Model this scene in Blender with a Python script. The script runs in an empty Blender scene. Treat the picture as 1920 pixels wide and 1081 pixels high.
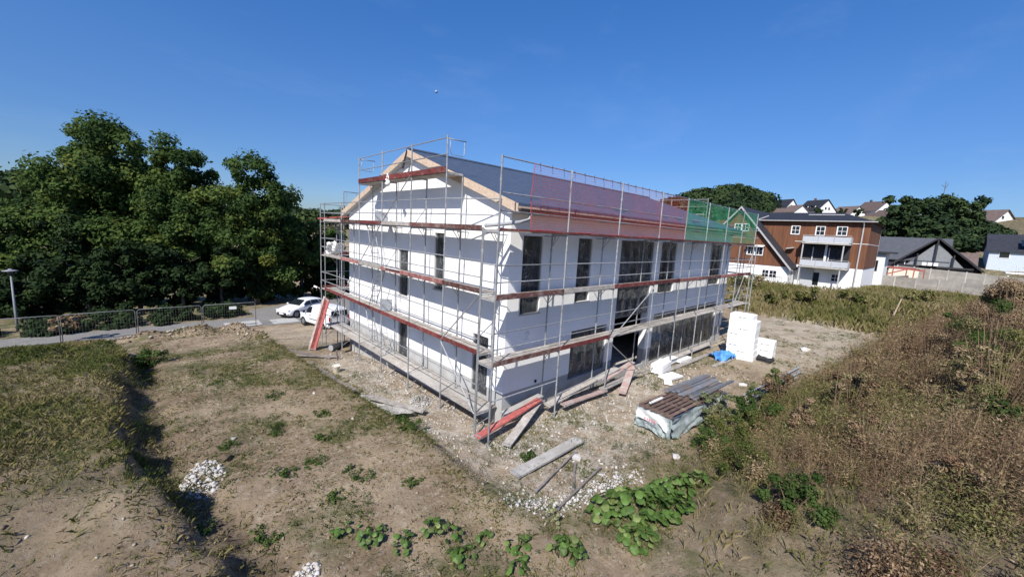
import bpy, bmesh, math, random
import numpy as np
from mathutils import Matrix, Vector
random.seed(7); rng = np.random.default_rng(11)
scene = bpy.context.scene
COL = scene.collection
# ------------------------------------------------------------------ camera
CAM = Vector((-8.70, -9.43, 6.40))
cam = bpy.data.cameras.new('camera'); co = bpy.data.objects.new('camera', cam); COL.objects.link(co)
cam.sensor_width = 36; cam.lens = 13.8247; cam.clip_start = .1; cam.clip_end = 4000
rgt = Vector((0.73202884, -0.67904534, 0.05505644)); dwn = Vector((-0.05662865, -0.14118281, -0.98836259)); fwd = Vector((0.67891603, 0.72039215, -0.1418033))
m = Matrix.Identity(4)
for i in range(3):
    m[i][0] = rgt[i]; m[i][1] = -dwn[i]; m[i][2] = -fwd[i]; m[i][3] = CAM[i]
co.matrix_world = m
scene.camera = co
# ------------------------------------------------------------------ sky, sun, exposure
SUN = Vector((-.926, -.463, 1.0)).normalized()
w = bpy.data.worlds.new('World'); scene.world = w; w.use_nodes = True
nt = w.node_tree; nt.nodes.clear()
out = nt.nodes.new('ShaderNodeOutputWorld'); bg = nt.nodes.new('ShaderNodeBackground')
sky = nt.nodes.new('ShaderNodeTexSky'); sky.sky_type = 'NISHITA'; sky.sun_disc = False
sky.sun_elevation = math.asin(SUN.z); sky.sun_rotation = math.atan2(SUN.x, SUN.y)
sky.altitude = 300; sky.air_density = 1.0; sky.dust_density = .4; sky.ozone_density = 2.0
bg.inputs['Strength'].default_value = .117
hs_ = nt.nodes.new('ShaderNodeHueSaturation'); hs_.inputs['Saturation'].default_value = 1.35; nt.links.new(sky.outputs[0], hs_.inputs['Color']); 
tc_ = nt.nodes.new('ShaderNodeTexCoord'); sx_ = nt.nodes.new('ShaderNodeSeparateXYZ'); nt.links.new(tc_.outputs['Generated'], sx_.inputs[0])
rp_ = nt.nodes.new('ShaderNodeValToRGB'); nt.links.new(sx_.outputs[2], rp_.inputs[0]); e_ = rp_.color_ramp.elements     # a clear dry sky: the white horizon glow toned down to blue
e_[0].position = .03; e_[0].color = (.35, .44, .67, 1); e_[1].position = .55; e_[1].color = (1.08, .93, 1.1, 1)
q_ = e_.new(.12); q_.color = (.46, .53, .72, 1); q_ = e_.new(.3); q_.color = (.84, .76, .9, 1)
mx_ = nt.nodes.new('ShaderNodeMix'); mx_.data_type = 'RGBA'; mx_.blend_type = 'MULTIPLY'; mx_.inputs[0].default_value = 1
nt.links.new(hs_.outputs[0], mx_.inputs[6]); nt.links.new(rp_.outputs[0], mx_.inputs[7]); 
mpw_ = nt.nodes.new('ShaderNodeMapping'); mpw_.inputs['Scale'].default_value = (1.2, 3.5, 7); mpw_.inputs['Rotation'].default_value = (.3, .2, .5); nt.links.new(tc_.outputs['Generated'], mpw_.inputs[0])
nzw_ = nt.nodes.new('ShaderNodeTexNoise'); nzw_.inputs['Scale'].default_value = 1.4; nzw_.inputs['Detail'].default_value = 9; nzw_.inputs['Roughness'].default_value = .62; nt.links.new(mpw_.outputs[0], nzw_.inputs['Vector'])
mrw_ = nt.nodes.new('ShaderNodeMapRange'); mrw_.inputs[1].default_value = .52; mrw_.inputs[2].default_value = .8; mrw_.inputs[4].default_value = .055; nt.links.new(nzw_.outputs[0], mrw_.inputs[0])
mc_ = nt.nodes.new('ShaderNodeMix'); mc_.data_type = 'RGBA'; mc_.inputs[7].default_value = (5.5, 6.0, 6.6, 1); nt.links.new(mrw_.outputs[0], mc_.inputs[0]); nt.links.new(mx_.outputs[2], mc_.inputs[6]); nt.links.new(mc_.outputs[2], bg.inputs[0]); nt.links.new(bg.outputs[0], out.inputs[0])
sl = bpy.data.lights.new('sun', 'SUN'); sl.energy = 4.9; sl.angle = math.radians(.5); sl.color = (1, .95, .87)
so = bpy.data.objects.new('sun', sl); COL.objects.link(so); so.rotation_euler = (-SUN).to_track_quat('-Z', 'Y').to_euler()
so.location = (-30, -20, 40)
vs = scene.view_settings; vs.view_transform = 'Standard'; vs.look = 'None'; vs.exposure = .42; vs.gamma = 1; vs.use_curve_mapping = False
scene.cycles.max_bounces = 6; scene.cycles.transparent_max_bounces = 12

# ------------------------------------------------------------------ materials
def mat(name, col, rough=.8, var=.25, scale=3.0, bump=.0, bscale=20., metal=0., spec=.3, stretch=None, col2=None, mixs=1.5, rnd=.12, lo=.45, hi=.62, tint=None, trans=0.):
    """principled with noise variation in world position, optional second colour in patches, per-object jitter"""
    M = bpy.data.materials.new(name); M.use_nodes = True; n = M.node_tree.nodes; L = M.node_tree.links; n.clear()
    o = n.new('ShaderNodeOutputMaterial'); b = n.new('ShaderNodeBsdfPrincipled')
    geo = n.new('ShaderNodeNewGeometry'); pos = geo.outputs['Position']
    if stretch:
        mp = n.new('ShaderNodeMapping'); mp.inputs['Scale'].default_value = stretch; L.new(pos, mp.inputs['Vector']); pos = mp.outputs[0]
    nz = n.new('ShaderNodeTexNoise'); nz.inputs['Scale'].default_value = scale; nz.inputs['Detail'].default_value = 6; L.new(pos, nz.inputs['Vector'])
    def mix(a, bb, fac, blend='MIX'):
        mx = n.new('ShaderNodeMix'); mx.data_type = 'RGBA'; mx.blend_type = blend
        for s, v in ((6, a), (7, bb)):
            if isinstance(v, tuple): mx.inputs[s].default_value = (*v, 1)
            else: L.new(v, mx.inputs[s])
        if isinstance(fac, float): mx.inputs[0].default_value = fac
        else: L.new(fac, mx.inputs[0])
        return mx.outputs[2]
    def ramp(src, a, c):
        mr = n.new('ShaderNodeMapRange'); mr.inputs[1].default_value = a; mr.inputs[2].default_value = c; L.new(src, mr.inputs[0]); return mr.outputs[0]
    c = mix(tuple(x*(1-var) for x in col), tuple(min(1, x*(1+var)) for x in col), ramp(nz.outputs[0], .3, .7))
    if tint:
        at = n.new('ShaderNodeAttribute'); at.attribute_name = 'tint'
        cr = n.new('ShaderNodeValToRGB'); cr.color_ramp.elements[0].color = (*tint[0], 1); cr.color_ramp.elements[1].color = (*tint[-1], 1)
        for k in range(1, len(tint)-1):
            e = cr.color_ramp.elements.new(k/(len(tint)-1)); e.color = (*tint[k], 1)
        L.new(at.outputs['Fac'], cr.inputs[0]); c = cr.outputs[0]
    if col2:
        n2 = n.new('ShaderNodeTexNoise'); n2.inputs['Scale'].default_value = mixs; n2.inputs['Detail'].default_value = 8; n2.inputs['Roughness'].default_value = .65; L.new(pos, n2.inputs['Vector'])
        c = mix(c, col2, ramp(n2.outputs[0], lo, hi))
    if rnd:
        oi = n.new('ShaderNodeObjectInfo'); mr = n.new('ShaderNodeMapRange'); mr.inputs[3].default_value = 1-rnd; mr.inputs[4].default_value = 1+rnd; L.new(oi.outputs['Random'], mr.inputs[0])
        hv = n.new('ShaderNodeHueSaturation'); L.new(mr.outputs[0], hv.inputs['Value']); L.new(c, hv.inputs['Color']); c = hv.outputs[0]
    L.new(c, b.inputs['Base Color'])
    b.inputs['Roughness'].default_value = rough; b.inputs['Metallic'].default_value = metal; b.inputs['Specular IOR Level'].default_value = spec
    if bump:
        n3 = n.new('ShaderNodeTexNoise'); n3.inputs['Scale'].default_value = bscale; n3.inputs['Detail'].default_value = 5; L.new(pos, n3.inputs['Vector'])
        bp = n.new('ShaderNodeBump'); bp.inputs['Strength'].default_value = bump; bp.inputs['Distance'].default_value = .03; L.new(n3.outputs[0], bp.inputs['Height']); L.new(bp.outputs[0], b.inputs['Normal'])
    sh = b.outputs[0]
    if trans:
        tr = n.new('ShaderNodeBsdfTranslucent'); L.new(c, tr.inputs[0]); ms = n.new('ShaderNodeMixShader'); ms.inputs[0].default_value = trans
        L.new(sh, ms.inputs[1]); L.new(tr.outputs[0], ms.inputs[2]); sh = ms.outputs[0]
    L.new(sh, o.inputs[0])
    return M
plaster = mat('white_plaster', (.80, .80, .79), .9, .03, 1.2, .12, 60, col2=(.72, .72, .71), mixs=.7, lo=.5, hi=.75, rnd=0)
plinth_m = mat('grey_plinth', (.40, .40, .39), .9, .1, 2, .1, 50, rnd=0, col2=(.33, .31, .28), mixs=1.3, lo=.5, hi=.7)
steel = mat('galvanised_steel', (.33, .34, .35), .5, .25, 9, metal=.4, rnd=.2, col2=(.24, .23, .22), mixs=6, lo=.55, hi=.7)
redpaint = mat('worn_red_board', (.13, .028, .025), .75, .3, 6, .2, 40, col2=(.2, .12, .105), mixs=5, lo=.5, hi=.74, rnd=.3)
brownboard = mat('weathered_brown_board', (.105, .045, .04), .85, .3, 6, .2, 40, col2=(.2, .16, .14), mixs=5, lo=.48, hi=.66, rnd=.3)
pinkboard = mat('faded_red_board', (.27, .105, .095), .85, .2, 6, .2, 40, col2=(.42, .33, .3), mixs=4, lo=.5, hi=.7, rnd=.2)
salmon = mat('bright_red_board', (.33, .085, .075), .75, .15, 6, .1, 40, col2=(.45, .25, .2), mixs=4, lo=.55, hi=.75, rnd=.2)
greywood = mat('grey_scaffold_wood', (.34, .31, .275), .9, .2, 8, .3, 50, col2=(.5, .48, .45), mixs=3, lo=.5, hi=.7, rnd=.18)
darkwood = mat('old_grey_timber', (.22, .19, .17), .9, .3, 8, .3, 50, rnd=.2)
slatwood = mat('brown_pallet_wood', (.125, .083, .066), .85, .3, 7, .3, 50, col2=(.24, .18, .15), mixs=4, lo=.52, hi=.7, rnd=.25)
bluebatten = mat('blue_grey_batten', (.13, .145, .17), .8, .25, 7, .1, 50, rnd=.3, col2=(.15, .125, .11), mixs=2)
osb = mat('osb_board', (.46, .35, .26), .85, .22, 30, .3, 60, col2=(.56, .45, .35), mixs=12, rnd=.06)
roofm = mat('slate_grey_tile', (.062, .085, .13), .6, .15, 4, .15, 40, rnd=0, spec=.3)
soffit_m = mat('grey_soffit', (.42, .42, .42), .9, .05, 3, rnd=0)
gutter_m = mat('dark_gutter', (.07, .07, .075), .5, .1, 3, rnd=0)
pipe_m = mat('grey_pipe', (.32, .33, .34), .5, .1, 5, rnd=0)
frame_dark = mat('dark_window_frame', (.06, .065, .07), .5, .1, 5, rnd=0)
frame_white = mat('white_frame', (.75, .75, .74), .5, .04, 5, rnd=0)
glass_dark = mat('dark_glass', (.012, .016, .02), .06, .1, 1, rnd=0, spec=.6)
concrete = mat('pale_concrete', (.42, .40, .37), .95, .15, 5, .25, 40, rnd=.1, col2=(.34, .32, .29), mixs=1.2)
foam = mat('white_foam', (.82, .82, .80), .9, .03, 6, .08, 60, rnd=.02)
blackm = mat('black_mat', (.025, .025, .028), .8, .2, 8, rnd=0)
tarp_blue = mat('blue_tarp', (.08, .26, .62), .45, .15, 6, .1, 30, rnd=0)
wrap_m = mat('grey_green_wrap', (.24, .29, .29), .45, .15, 6, .25, 14, rnd=0, col2=(.36, .4, .4), mixs=3)
wrap_white = mat('white_wrap', (.62, .63, .63), .5, .08, 6, .2, 14, rnd=0)
bucket_m = mat('pale_bucket', (.68, .63, .52), .6, .1, 10, rnd=0)
carwhite = mat('white_car_paint', (.74, .75, .77), .25, .02, 1, rnd=0, spec=.5)
rubber = mat('black_rubber', (.02, .02, .021), .8, .2, 9, rnd=0)
trim_black = mat('black_trim', (.025, .025, .027), .5, .1, 9, rnd=0)
rimm = mat('alloy_rim', (.35, .35, .36), .4, .1, 9, metal=.6, rnd=0)
fence_m = mat('dull_fence_steel', (.15, .155, .16), .6, .2, 5, rnd=0)
lamp_m = mat('lamp_metal', (.20, .21, .23), .5, .1, 5, rnd=0)
lampgl = mat('headlight_glass', (.55, .57, .6), .15, .05, 9, rnd=0)
tail_red = mat('red_tail_light', (.35, .02, .02), .25, .05, 9, rnd=0)
brownclad = mat('brown_timber_cladding', (.145, .062, .033), .8, .28, 1.0, .25, 6, stretch=(5, 5, .35), rnd=0, col2=(.22, .092, .038), mixs=.35, lo=.5, hi=.75)
greenclad = brownclad
dark_roof = mat('dark_slate_roof', (.028, .029, .036), .65, .2, 2, .2, 12, rnd=.15)
brown_roof = mat('brown_tile_roof', (.115, .085, .075), .85, .2, 2, .2, 12, rnd=.2)
render_white = mat('white_render', (.76, .76, .75), .9, .04, 2, rnd=.03)
render_blue = mat('blue_grey_render', (.50, .56, .62), .9, .04, 2, rnd=0)
balc_panel = mat('pale_balcony_panel', (.45, .47, .50), .5, .05, 3, rnd=.04)
wallpanel = mat('grey_concrete_panel', (.29, .27, .24), .95, .2, 3, .5, 9, rnd=.1, col2=(.23, .22, .2), mixs=1.5)
black_house = mat('black_timber', (.03, .03, .033), .7, .2, 2, rnd=0)
asphalt = mat('pale_asphalt', (.20, .195, .18), .95, .15, 3, .2, 40, rnd=0, col2=(.19, .18, .17), mixs=.4)
slabm = mat('pale_concrete_slab', (.40, .395, .37), .95, .12, 3, .2, 40, rnd=.08)
bark = mat('grey_brown_bark', (.12, .10, .08), .95, .3, 6, .5, 20, rnd=.1)
stonem = mat('white_limestone', (.50, .485, .47), .9, .2, 9, .3, 30, rnd=.1, col2=(.42, .38, .32), mixs=2)
clodm = mat('tan_stones', (.26, .21, .155), .95, .3, 4, rnd=.1, tint=((.12, .09, .06), (.27, .21, .145), (.5, .46, .4)))
twigm = mat('dry_stem', (.19, .135, .08), .9, .3, 5, rnd=.1)
leafT = mat('tree_leaf', (.04, .07, .02), .8, spec=.08, rnd=.0, tint=((.022, .046, .015), (.05, .09, .026), (.09, .135, .034), (.16, .17, .036)), trans=.32)
leafF = mat('forest_leaf', (.04, .07, .02), .8, spec=.08, rnd=.0, tint=((.014, .028, .016), (.032, .056, .024), (.062, .085, .028)), trans=.15)
grassm = mat('grass_blade', (.1, .11, .03), .8, spec=.08, rnd=0, tint=((.035, .055, .013), (.095, .115, .03), (.19, .165, .068), (.32, .26, .15)), trans=.2)
dryweed = mat('dry_weed', (.14, .1, .05), .8, spec=.08, rnd=0, tint=((.085, .05, .032), (.20, .13, .078), (.33, .245, .15), (.11, .115, .042), (.17, .165, .06)), trans=.15)
burleaf = mat('broad_green_leaf', (.078, .138, .028), .5, .25, 5, .15, 12, rnd=.3, trans=.2)
burpale = mat('pale_broad_leaf', (.15, .19, .06), .5, .3, 5, .15, 12, rnd=.3, trans=.2)
weedgreen = mat('green_weed_leaf', (.06, .11, .025), .8, spec=.08, rnd=.0, tint=((.03, .055, .014), (.065, .105, .028), (.12, .15, .045)), trans=.2)
palegreen = mat('pale_weed_leaf', (.16, .19, .09), .6, rnd=.0, tint=((.09, .11, .05), (.17, .19, .085), (.3, .3, .17)), trans=.2)
netred = mat('red_net', (.42, .06, .055), .7, .1, 3, rnd=0)
netgreen = mat('green_net', (.03, .26, .13), .7, .1, 3, rnd=0)
dustypink = mat('dusty_pink_board', (.38, .26, .23), .9, .15, 6, .2, 40, col2=(.42, .38, .35), mixs=4, rnd=.12)
leafD = mat('shade_darkened_leaf', (.03, .05, .015), .8, spec=.08, rnd=.0, tint=((.010, .02, .009), (.022, .04, .014), (.04, .062, .02)), trans=.15)  # darker leaf: shade below the tall trees put into the colour
netblue = mat('dark_cord', (.05, .06, .12), .7, .1, 3, rnd=0)
zincm = mat('zinc_pipe', (.42, .41, .4), .5, .1, 5, rnd=0)
greypanel = mat('grey_panel', (.30, .32, .35), .6, .1, 5, rnd=0)
inkm = mat('grey_print', (.27, .28, .29), .8, .1, 5, rnd=0)
redink = mat('red_print', (.5, .06, .09), .7, .1, 5, rnd=0)

def film_mat(name='clear_plastic_film', k=1.0):
    """crinkled translucent sheeting: part clear, part glossy grey with fold highlights painted in"""
    M = bpy.data.materials.new(name); M.use_nodes = True; n = M.node_tree.nodes; L = M.node_tree.links; n.clear()
    o = n.new('ShaderNodeOutputMaterial'); b = n.new('ShaderNodeBsdfPrincipled'); t = n.new('ShaderNodeBsdfTransparent'); ms = n.new('ShaderNodeMixShader')
    g = n.new('ShaderNodeNewGeometry'); mp = n.new('ShaderNodeMapping'); mp.inputs['Scale'].default_value = (3, 3, 1.6); L.new(g.outputs['Position'], mp.inputs[0])
    def noise(v, s, d, dist=0.):
        q = n.new('ShaderNodeTexNoise'); q.inputs['Scale'].default_value = s; q.inputs['Detail'].default_value = d; q.inputs['Distortion'].default_value = dist; L.new(v, q.inputs['Vector']); return q.outputs[0]
    def mr(v, a, c, d, e):
        q = n.new('ShaderNodeMapRange'); q.inputs[1].default_value = a; q.inputs[2].default_value = c; q.inputs[3].default_value = d; q.inputs[4].default_value = e; L.new(v, q.inputs[0]); return q.outputs[0]
    def ma(op, a, c):
        q = n.new('ShaderNodeMath'); q.operation = op
        for s, v in ((0, a), (1, c)):
            if isinstance(v, float): q.inputs[s].default_value = v
            else: L.new(v, q.inputs[s])
        return q.outputs[0]
    soft = noise(mp.outputs[0], .8, 3); fold = noise(mp.outputs[0], 1.7, 4, 1.2)
    crease = mr(ma('ABSOLUTE', ma('SUBTRACT', fold, .5), 0.), .0, .016, 1., 0.)          # thin crease glints painted into the colour
    crease = ma('MULTIPLY', crease, mr(noise(mp.outputs[0], 1.1, 3), .45, .62, 0., 1.))
    cr = n.new('ShaderNodeValToRGB'); cr.color_ramp.elements[0].position = .38; cr.color_ramp.elements[0].color = (.035*k, .041*k, .05*k, 1); cr.color_ramp.elements[1].position = .68; cr.color_ramp.elements[1].color = (.11*k, .12*k, .125*k, 1); L.new(soft, cr.inputs[0])
    cm = n.new('ShaderNodeMix'); cm.data_type = 'RGBA'; cm.inputs[7].default_value = (.5, .52, .55, 1); L.new(crease, cm.inputs[0]); L.new(cr.outputs[0], cm.inputs[6])
    L.new(cm.outputs[2], b.inputs['Base Color']); b.inputs['Roughness'].default_value = .1; b.inputs['Specular IOR Level'].default_value = .6
    bp = n.new('ShaderNodeBump'); bp.inputs['Strength'].default_value = .35; bp.inputs['Distance'].default_value = .05; L.new(fold, bp.inputs['Height']); L.new(bp.outputs[0], b.inputs['Normal'])
    L.new(mr(crease, 0., 1., .62, .9), ms.inputs[0]); L.new(t.outputs[0], ms.inputs[1]); L.new(b.outputs[0], ms.inputs[2]); L.new(ms.outputs[0], o.inputs[0])
    return M
film = film_mat(); film_pale = film_mat('pale_plastic_film', 1.45)

# ------------------------------------------------------------------ helpers
PM = {}                                     # world matrix of every thing or part that has children
def tag(o, label=None, cat=None, group=None, kind=None):
    if label: o['label'] = label
    if cat: o['category'] = cat
    if group: o['group'] = group
    if kind: o['kind'] = kind
    return o
def thing(name, label, cat, loc=(0, 0, 0), rz=0, group=None):
    o = bpy.data.objects.new(name, None); o.empty_display_size = .2; COL.objects.link(o)
    PM[o] = Matrix.Translation(loc) @ Matrix.Rotation(rz, 4, 'Z'); o.matrix_basis = PM[o]
    return tag(o, label, cat, group)
def put(name, me, parent=None, M=None, local=False):
    """link a mesh; M is a world matrix (or parent-local when local)"""
    o = bpy.data.objects.new(name, me); COL.objects.link(o)
    M = M or Matrix.Identity(4)
    if parent:
        o.parent = parent; P = PM[parent]
        o.matrix_basis = M if local else P.inverted() @ M
        PM[o] = P @ M if local else M.copy()
    else:
        o.matrix_basis = M; PM[o] = M.copy()
    return o
class MB:
    def __init__(s): s.v = []; s.f = []
    def add(s, vs, fs):
        k = len(s.v); s.v += [tuple(p) for p in vs]; s.f += [tuple(i+k for i in f) for f in fs]; return s
    def box(s, c, d, M=None):
        c = Vector(c); h = Vector(d)/2
        vs = [Vector((x*h.x, y*h.y, z*h.z)) for x in (-1, 1) for y in (-1, 1) for z in (-1, 1)]
        if M: vs = [M @ p for p in vs]
        return s.add([p+c for p in vs], [(0, 1, 3, 2), (4, 6, 7, 5), (0, 4, 5, 1), (2, 3, 7, 6), (0, 2, 6, 4), (1, 5, 7, 3)])
    def bb(s, x0, x1, y0, y1, z0, z1): return s.box(((x0+x1)/2, (y0+y1)/2, (z0+z1)/2), (x1-x0, y1-y0, z1-z0))
    def tube(s, pts, r, n=8, cap=True):
        pts = [Vector(p) for p in pts]; rr = r if isinstance(r, (list, tuple)) else [r]*len(pts); vs = []; fs = []
        for i, p in enumerate(pts):
            d = (pts[min(i+1, len(pts)-1)]-pts[max(i-1, 0)]).normalized(); a = d.orthogonal().normalized() if i == 0 else (a - d*a.dot(d)).normalized(); b = d.cross(a)
            vs += [p+(a*math.cos(t)+b*math.sin(t))*rr[i] for t in (2*math.pi*k/n for k in range(n))]
        for i in range(len(pts)-1):
            for k in range(n): fs.append((i*n+k, i*n+(k+1) % n, (i+1)*n+(k+1) % n, (i+1)*n+k))
        if cap: fs += [tuple(range(n))[::-1], tuple(range((len(pts)-1)*n, len(pts)*n))]
        return s.add(vs, fs)
    def prism(s, poly, vec):
        n = len(poly); v = Vector(vec); p = [Vector(q) for q in poly]
        return s.add(p+[q+v for q in p], [tuple(range(n))[::-1], tuple(range(n, 2*n))]+[(i, (i+1) % n, n+(i+1) % n, n+i) for i in range(n)])
    def mesh(s, name, m, smooth=False):
        me = bpy.data.meshes.new(name); me.from_pydata(s.v, [], s.f); me.materials.append(m)
        b = bmesh.new(); b.from_mesh(me); bmesh.ops.recalc_face_normals(b, faces=b.faces); b.to_mesh(me); b.free()
        if smooth: me.polygons.foreach_set('use_smooth', [True]*len(me.polygons))
        return me
    def build(s, name, m, parent=None, local=False, smooth=False, bevel=0):
        o = put(name, s.mesh(name, m, smooth), parent, Matrix.Identity(4) if local or not parent else Matrix.Identity(4), local)
        if bevel:
            md = o.modifiers.new('b', 'BEVEL'); md.width = bevel; md.segments = 2; md.limit_method = 'ANGLE'
        return o
_cache = {}
def unit(kind, m):
    k = (kind, m.name)
    if k not in _cache:
        if kind == 'cube': _cache[k] = MB().box((0, 0, 0), (1, 1, 1)).mesh('unit_box', m)
        else: _cache[k] = MB().tube([(0, 0, -.5), (0, 0, .5)], 1, 8).mesh('unit_rod', m, False)
    return _cache[k]
def frame(p0, p1, up=(0, 0, 1)):
    p0 = Vector(p0); p1 = Vector(p1); x = (p1-p0).normalized(); u = Vector(up)
    if abs(x.dot(u)) > .98: u = Vector((1, 0, 0))
    y = u.cross(x).normalized(); z = x.cross(y)
    M = Matrix((x, y, z)).transposed().to_4x4(); M.translation = (p0+p1)/2
    return M, (p1-p0).length
def board(name, p0, p1, wd, th, m, parent=None, up=(0, 0, 1)):
    M, L = frame(p0, p1, up); return put(name, unit('cube', m), parent, M @ Matrix.Diagonal((L, wd, th, 1)))
def rod(name, p0, p1, r, m, parent=None):
    M, L = frame(p0, p1); return put(name, unit('rod', m), parent, M @ Matrix.Rotation(math.pi/2, 4, 'Y') @ Matrix.Diagonal((r, r, L, 1)))
def npmesh(name, m, V, F, tint=None, smooth=False):
    """V (n,3), F (k,3|4) numpy -> mesh; tint (n,) a per-vertex colour key"""
    me = bpy.data.meshes.new(name); V = np.asarray(V, np.float32); F = np.asarray(F, np.int32); k = F.shape[1]
    me.vertices.add(len(V)); me.vertices.foreach_set('co', V.ravel())
    me.loops.add(F.size); me.loops.foreach_set('vertex_index', F.ravel())
    me.polygons.add(len(F)); me.polygons.foreach_set('loop_start', np.arange(0, F.size, k, dtype=np.int32))
    if smooth: me.polygons.foreach_set('use_smooth', np.ones(len(F), bool))
    me.materials.append(m); me.update(calc_edges=True)
    if tint is not None:
        a = me.attributes.new('tint', 'FLOAT', 'POINT'); a.data.foreach_set('value', np.asarray(tint, np.float32).ravel())
    return me

# ------------------------------------------------------------------ terrain height
def vn(x, y, s, seed=0):
    x = np.asarray(x, float)/s; y = np.asarray(y, float)/s; xi = np.floor(x); yi = np.floor(y); fx = x-xi; fy = y-yi; fx = fx*fx*(3-2*fx); fy = fy*fy*(3-2*fy)
    def h(a, b):
        t = np.sin(a*127.1+b*311.7+seed*74.7)*43758.5453; return t-np.floor(t)
    return (h(xi, yi)*(1-fx)+h(xi+1, yi)*fx)*(1-fy)+(h(xi, yi+1)*(1-fx)+h(xi+1, yi+1)*fx)*fy
def ss(a, b, t): t = np.clip((t-a)/(b-a), 0, 1); return t*t*(3-2*t)
def edge_x(y): return np.interp(y, [-5, 0, 5, 12, 16, 20, 24], [-3.0, -3.25, -3.6, -4.0, -4.2, -4.4, -4.6])
def bank_x(y): return np.interp(y, [-4, -2, .2, 3, 7, 11.5, 15, 19], [-7.3, -8.0, -8.5, -9.0, -9.3, -9.3, -9.6, -10.5]) + .3*(vn(y, y*0, 1.7, 5)-.5)
def foot_y(x): return np.interp(x, [-6, 0, 3, 10, 16, 28, 36, 48, 60], [-7.5, -6.0, -5.3, -5.7, -6.4, -8, -10.5, -15, -20])
def H(x, y):
    x = np.asarray(x, float); y = np.asarray(y, float)
    pit = np.interp(y, [-60, 0, 2, 7, 9.6, 14.7, 20, 25, 36, 45, 60, 90, 150, 260, 340, 900], [0, 0, -.2, -.33, -.5, -1, -1.65, -2.1, -2.1, -3, -5, -7, -6, 8, 16, 16])
    zr = np.interp(x, [33, 36, 40, 43, 60, 67, 79, 95, 125, 175, 230, 900], [0, .7, 1.7, 2, 1.6, 1.3, 2.0, 3.5, 8, 18.5, 22, 22])
    wr = ss(19, 25, x); z = pit*(1-wr)+zr*wr
    z = z + 8*np.exp(-(((x-128)/26)**2+((y-40)/20)**2))
    pl = np.interp(y, [-12, -4, 0, 7, 12, 16, 20, 21.5, 25.5], [.05, .15, .42, .25, 0, -.4, -.7, -1.0, -2.1])
    t = ss(0, .75, x-edge_x(y)-.25*(vn(x, y, .9, 3)-.5)); pm = 1-t
    z = np.where(y < 25.5, z*t+pl*pm, z)
    bx = bank_x(y); amp = np.interp(y, [-6, -3, 0, 14, 18, 21], [.1, .32, .58, .70, .45, 0])*(.5+1.0*vn(x, y, 1.3, 15))
    z = z + amp*(1-ss(-.34, .14, x-bx+.45*(vn(x, y, .6, 17)-.5))) - .14*np.exp(-((x-bx-.5)/.35)**2)*ss(-4, -1, y)*(1-ss(12, 15, y))
    z = z + .35*np.exp(-((y-20.3)/.8)**2)*ss(-11, -9, x)*(1-ss(-4, -3, x))*(.5+vn(x, y, .8, 8))
    z = z + .28*np.exp(-(((x+3.9)/.8)**2+((y-16.5)/3.0)**2))*(.4+1.2*vn(x, y, .5, 9))
    z = z + .16*(vn(x, y, .5, 16)-.5)*np.exp(-((x-bx)/.8)**2)*(y < 19)
    d = np.clip(foot_y(x)-y, 0, 40); z = z + 3.3*(1-np.exp(-d*.38/3.3))*(1-.12*ss(12, 18, x))*ss(-6, 3, x)*(1-ss(52, 70, x))
    rough = np.where((y > 26) & (y < 36) & (x < 25), .0, 1.0)*np.where((x > 45) | (y > 40), 3.0, 1.0)
    z = z + rough*(.10*(vn(x, y, 1.3, 1)-.5)+.06*(vn(.8*x+.6*y, .8*y-.6*x, .62, 2)-.5)+.03*(vn(.6*x-.8*y, .6*y+.8*x, .33, 4)-.5))
    inside = (x > -.6) & (x < 20.5) & (y > -.15) & (y < 14)
    return np.where(inside, np.minimum(z, -.25+np.minimum(pit, 0)), z)
def gz(x, y): return float(H(x, y))
# ------------------------------------------------------------------ ground
def axis(segs):
    a = [segs[0][0]]
    for lo, hi, st in segs: a += list(np.linspace(lo, hi, max(2, int(round((hi-lo)/st))+1))[1:])
    return np.array(a)
gx = axis([(-900, -300, 75), (-300, -60, 20), (-60, -18, 3), (-18, -12, .4), (-12, 8, .13), (8, 20, .25), (20, 48, .5), (48, 90, 2.5), (90, 210, 6), (210, 900, 60)])
gy = axis([(-900, -200, 70), (-200, -40, 16), (-40, -15, 1.5), (-15, -11, .4), (-11, 10, .13), (10, 30, .3), (30, 60, 1.5), (60, 160, 8), (160, 400, 20), (400, 900, 60)])
X, Y = np.meshgrid(gx, gy, indexing='ij'); Zg = H(X, Y); nx, ny = X.shape
idx = np.arange(nx*ny).reshape(nx, ny)
F = np.stack([idx[:-1, :-1], idx[1:, :-1], idx[1:, 1:], idx[:-1, 1:]], -1).reshape(-1, 4)
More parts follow.
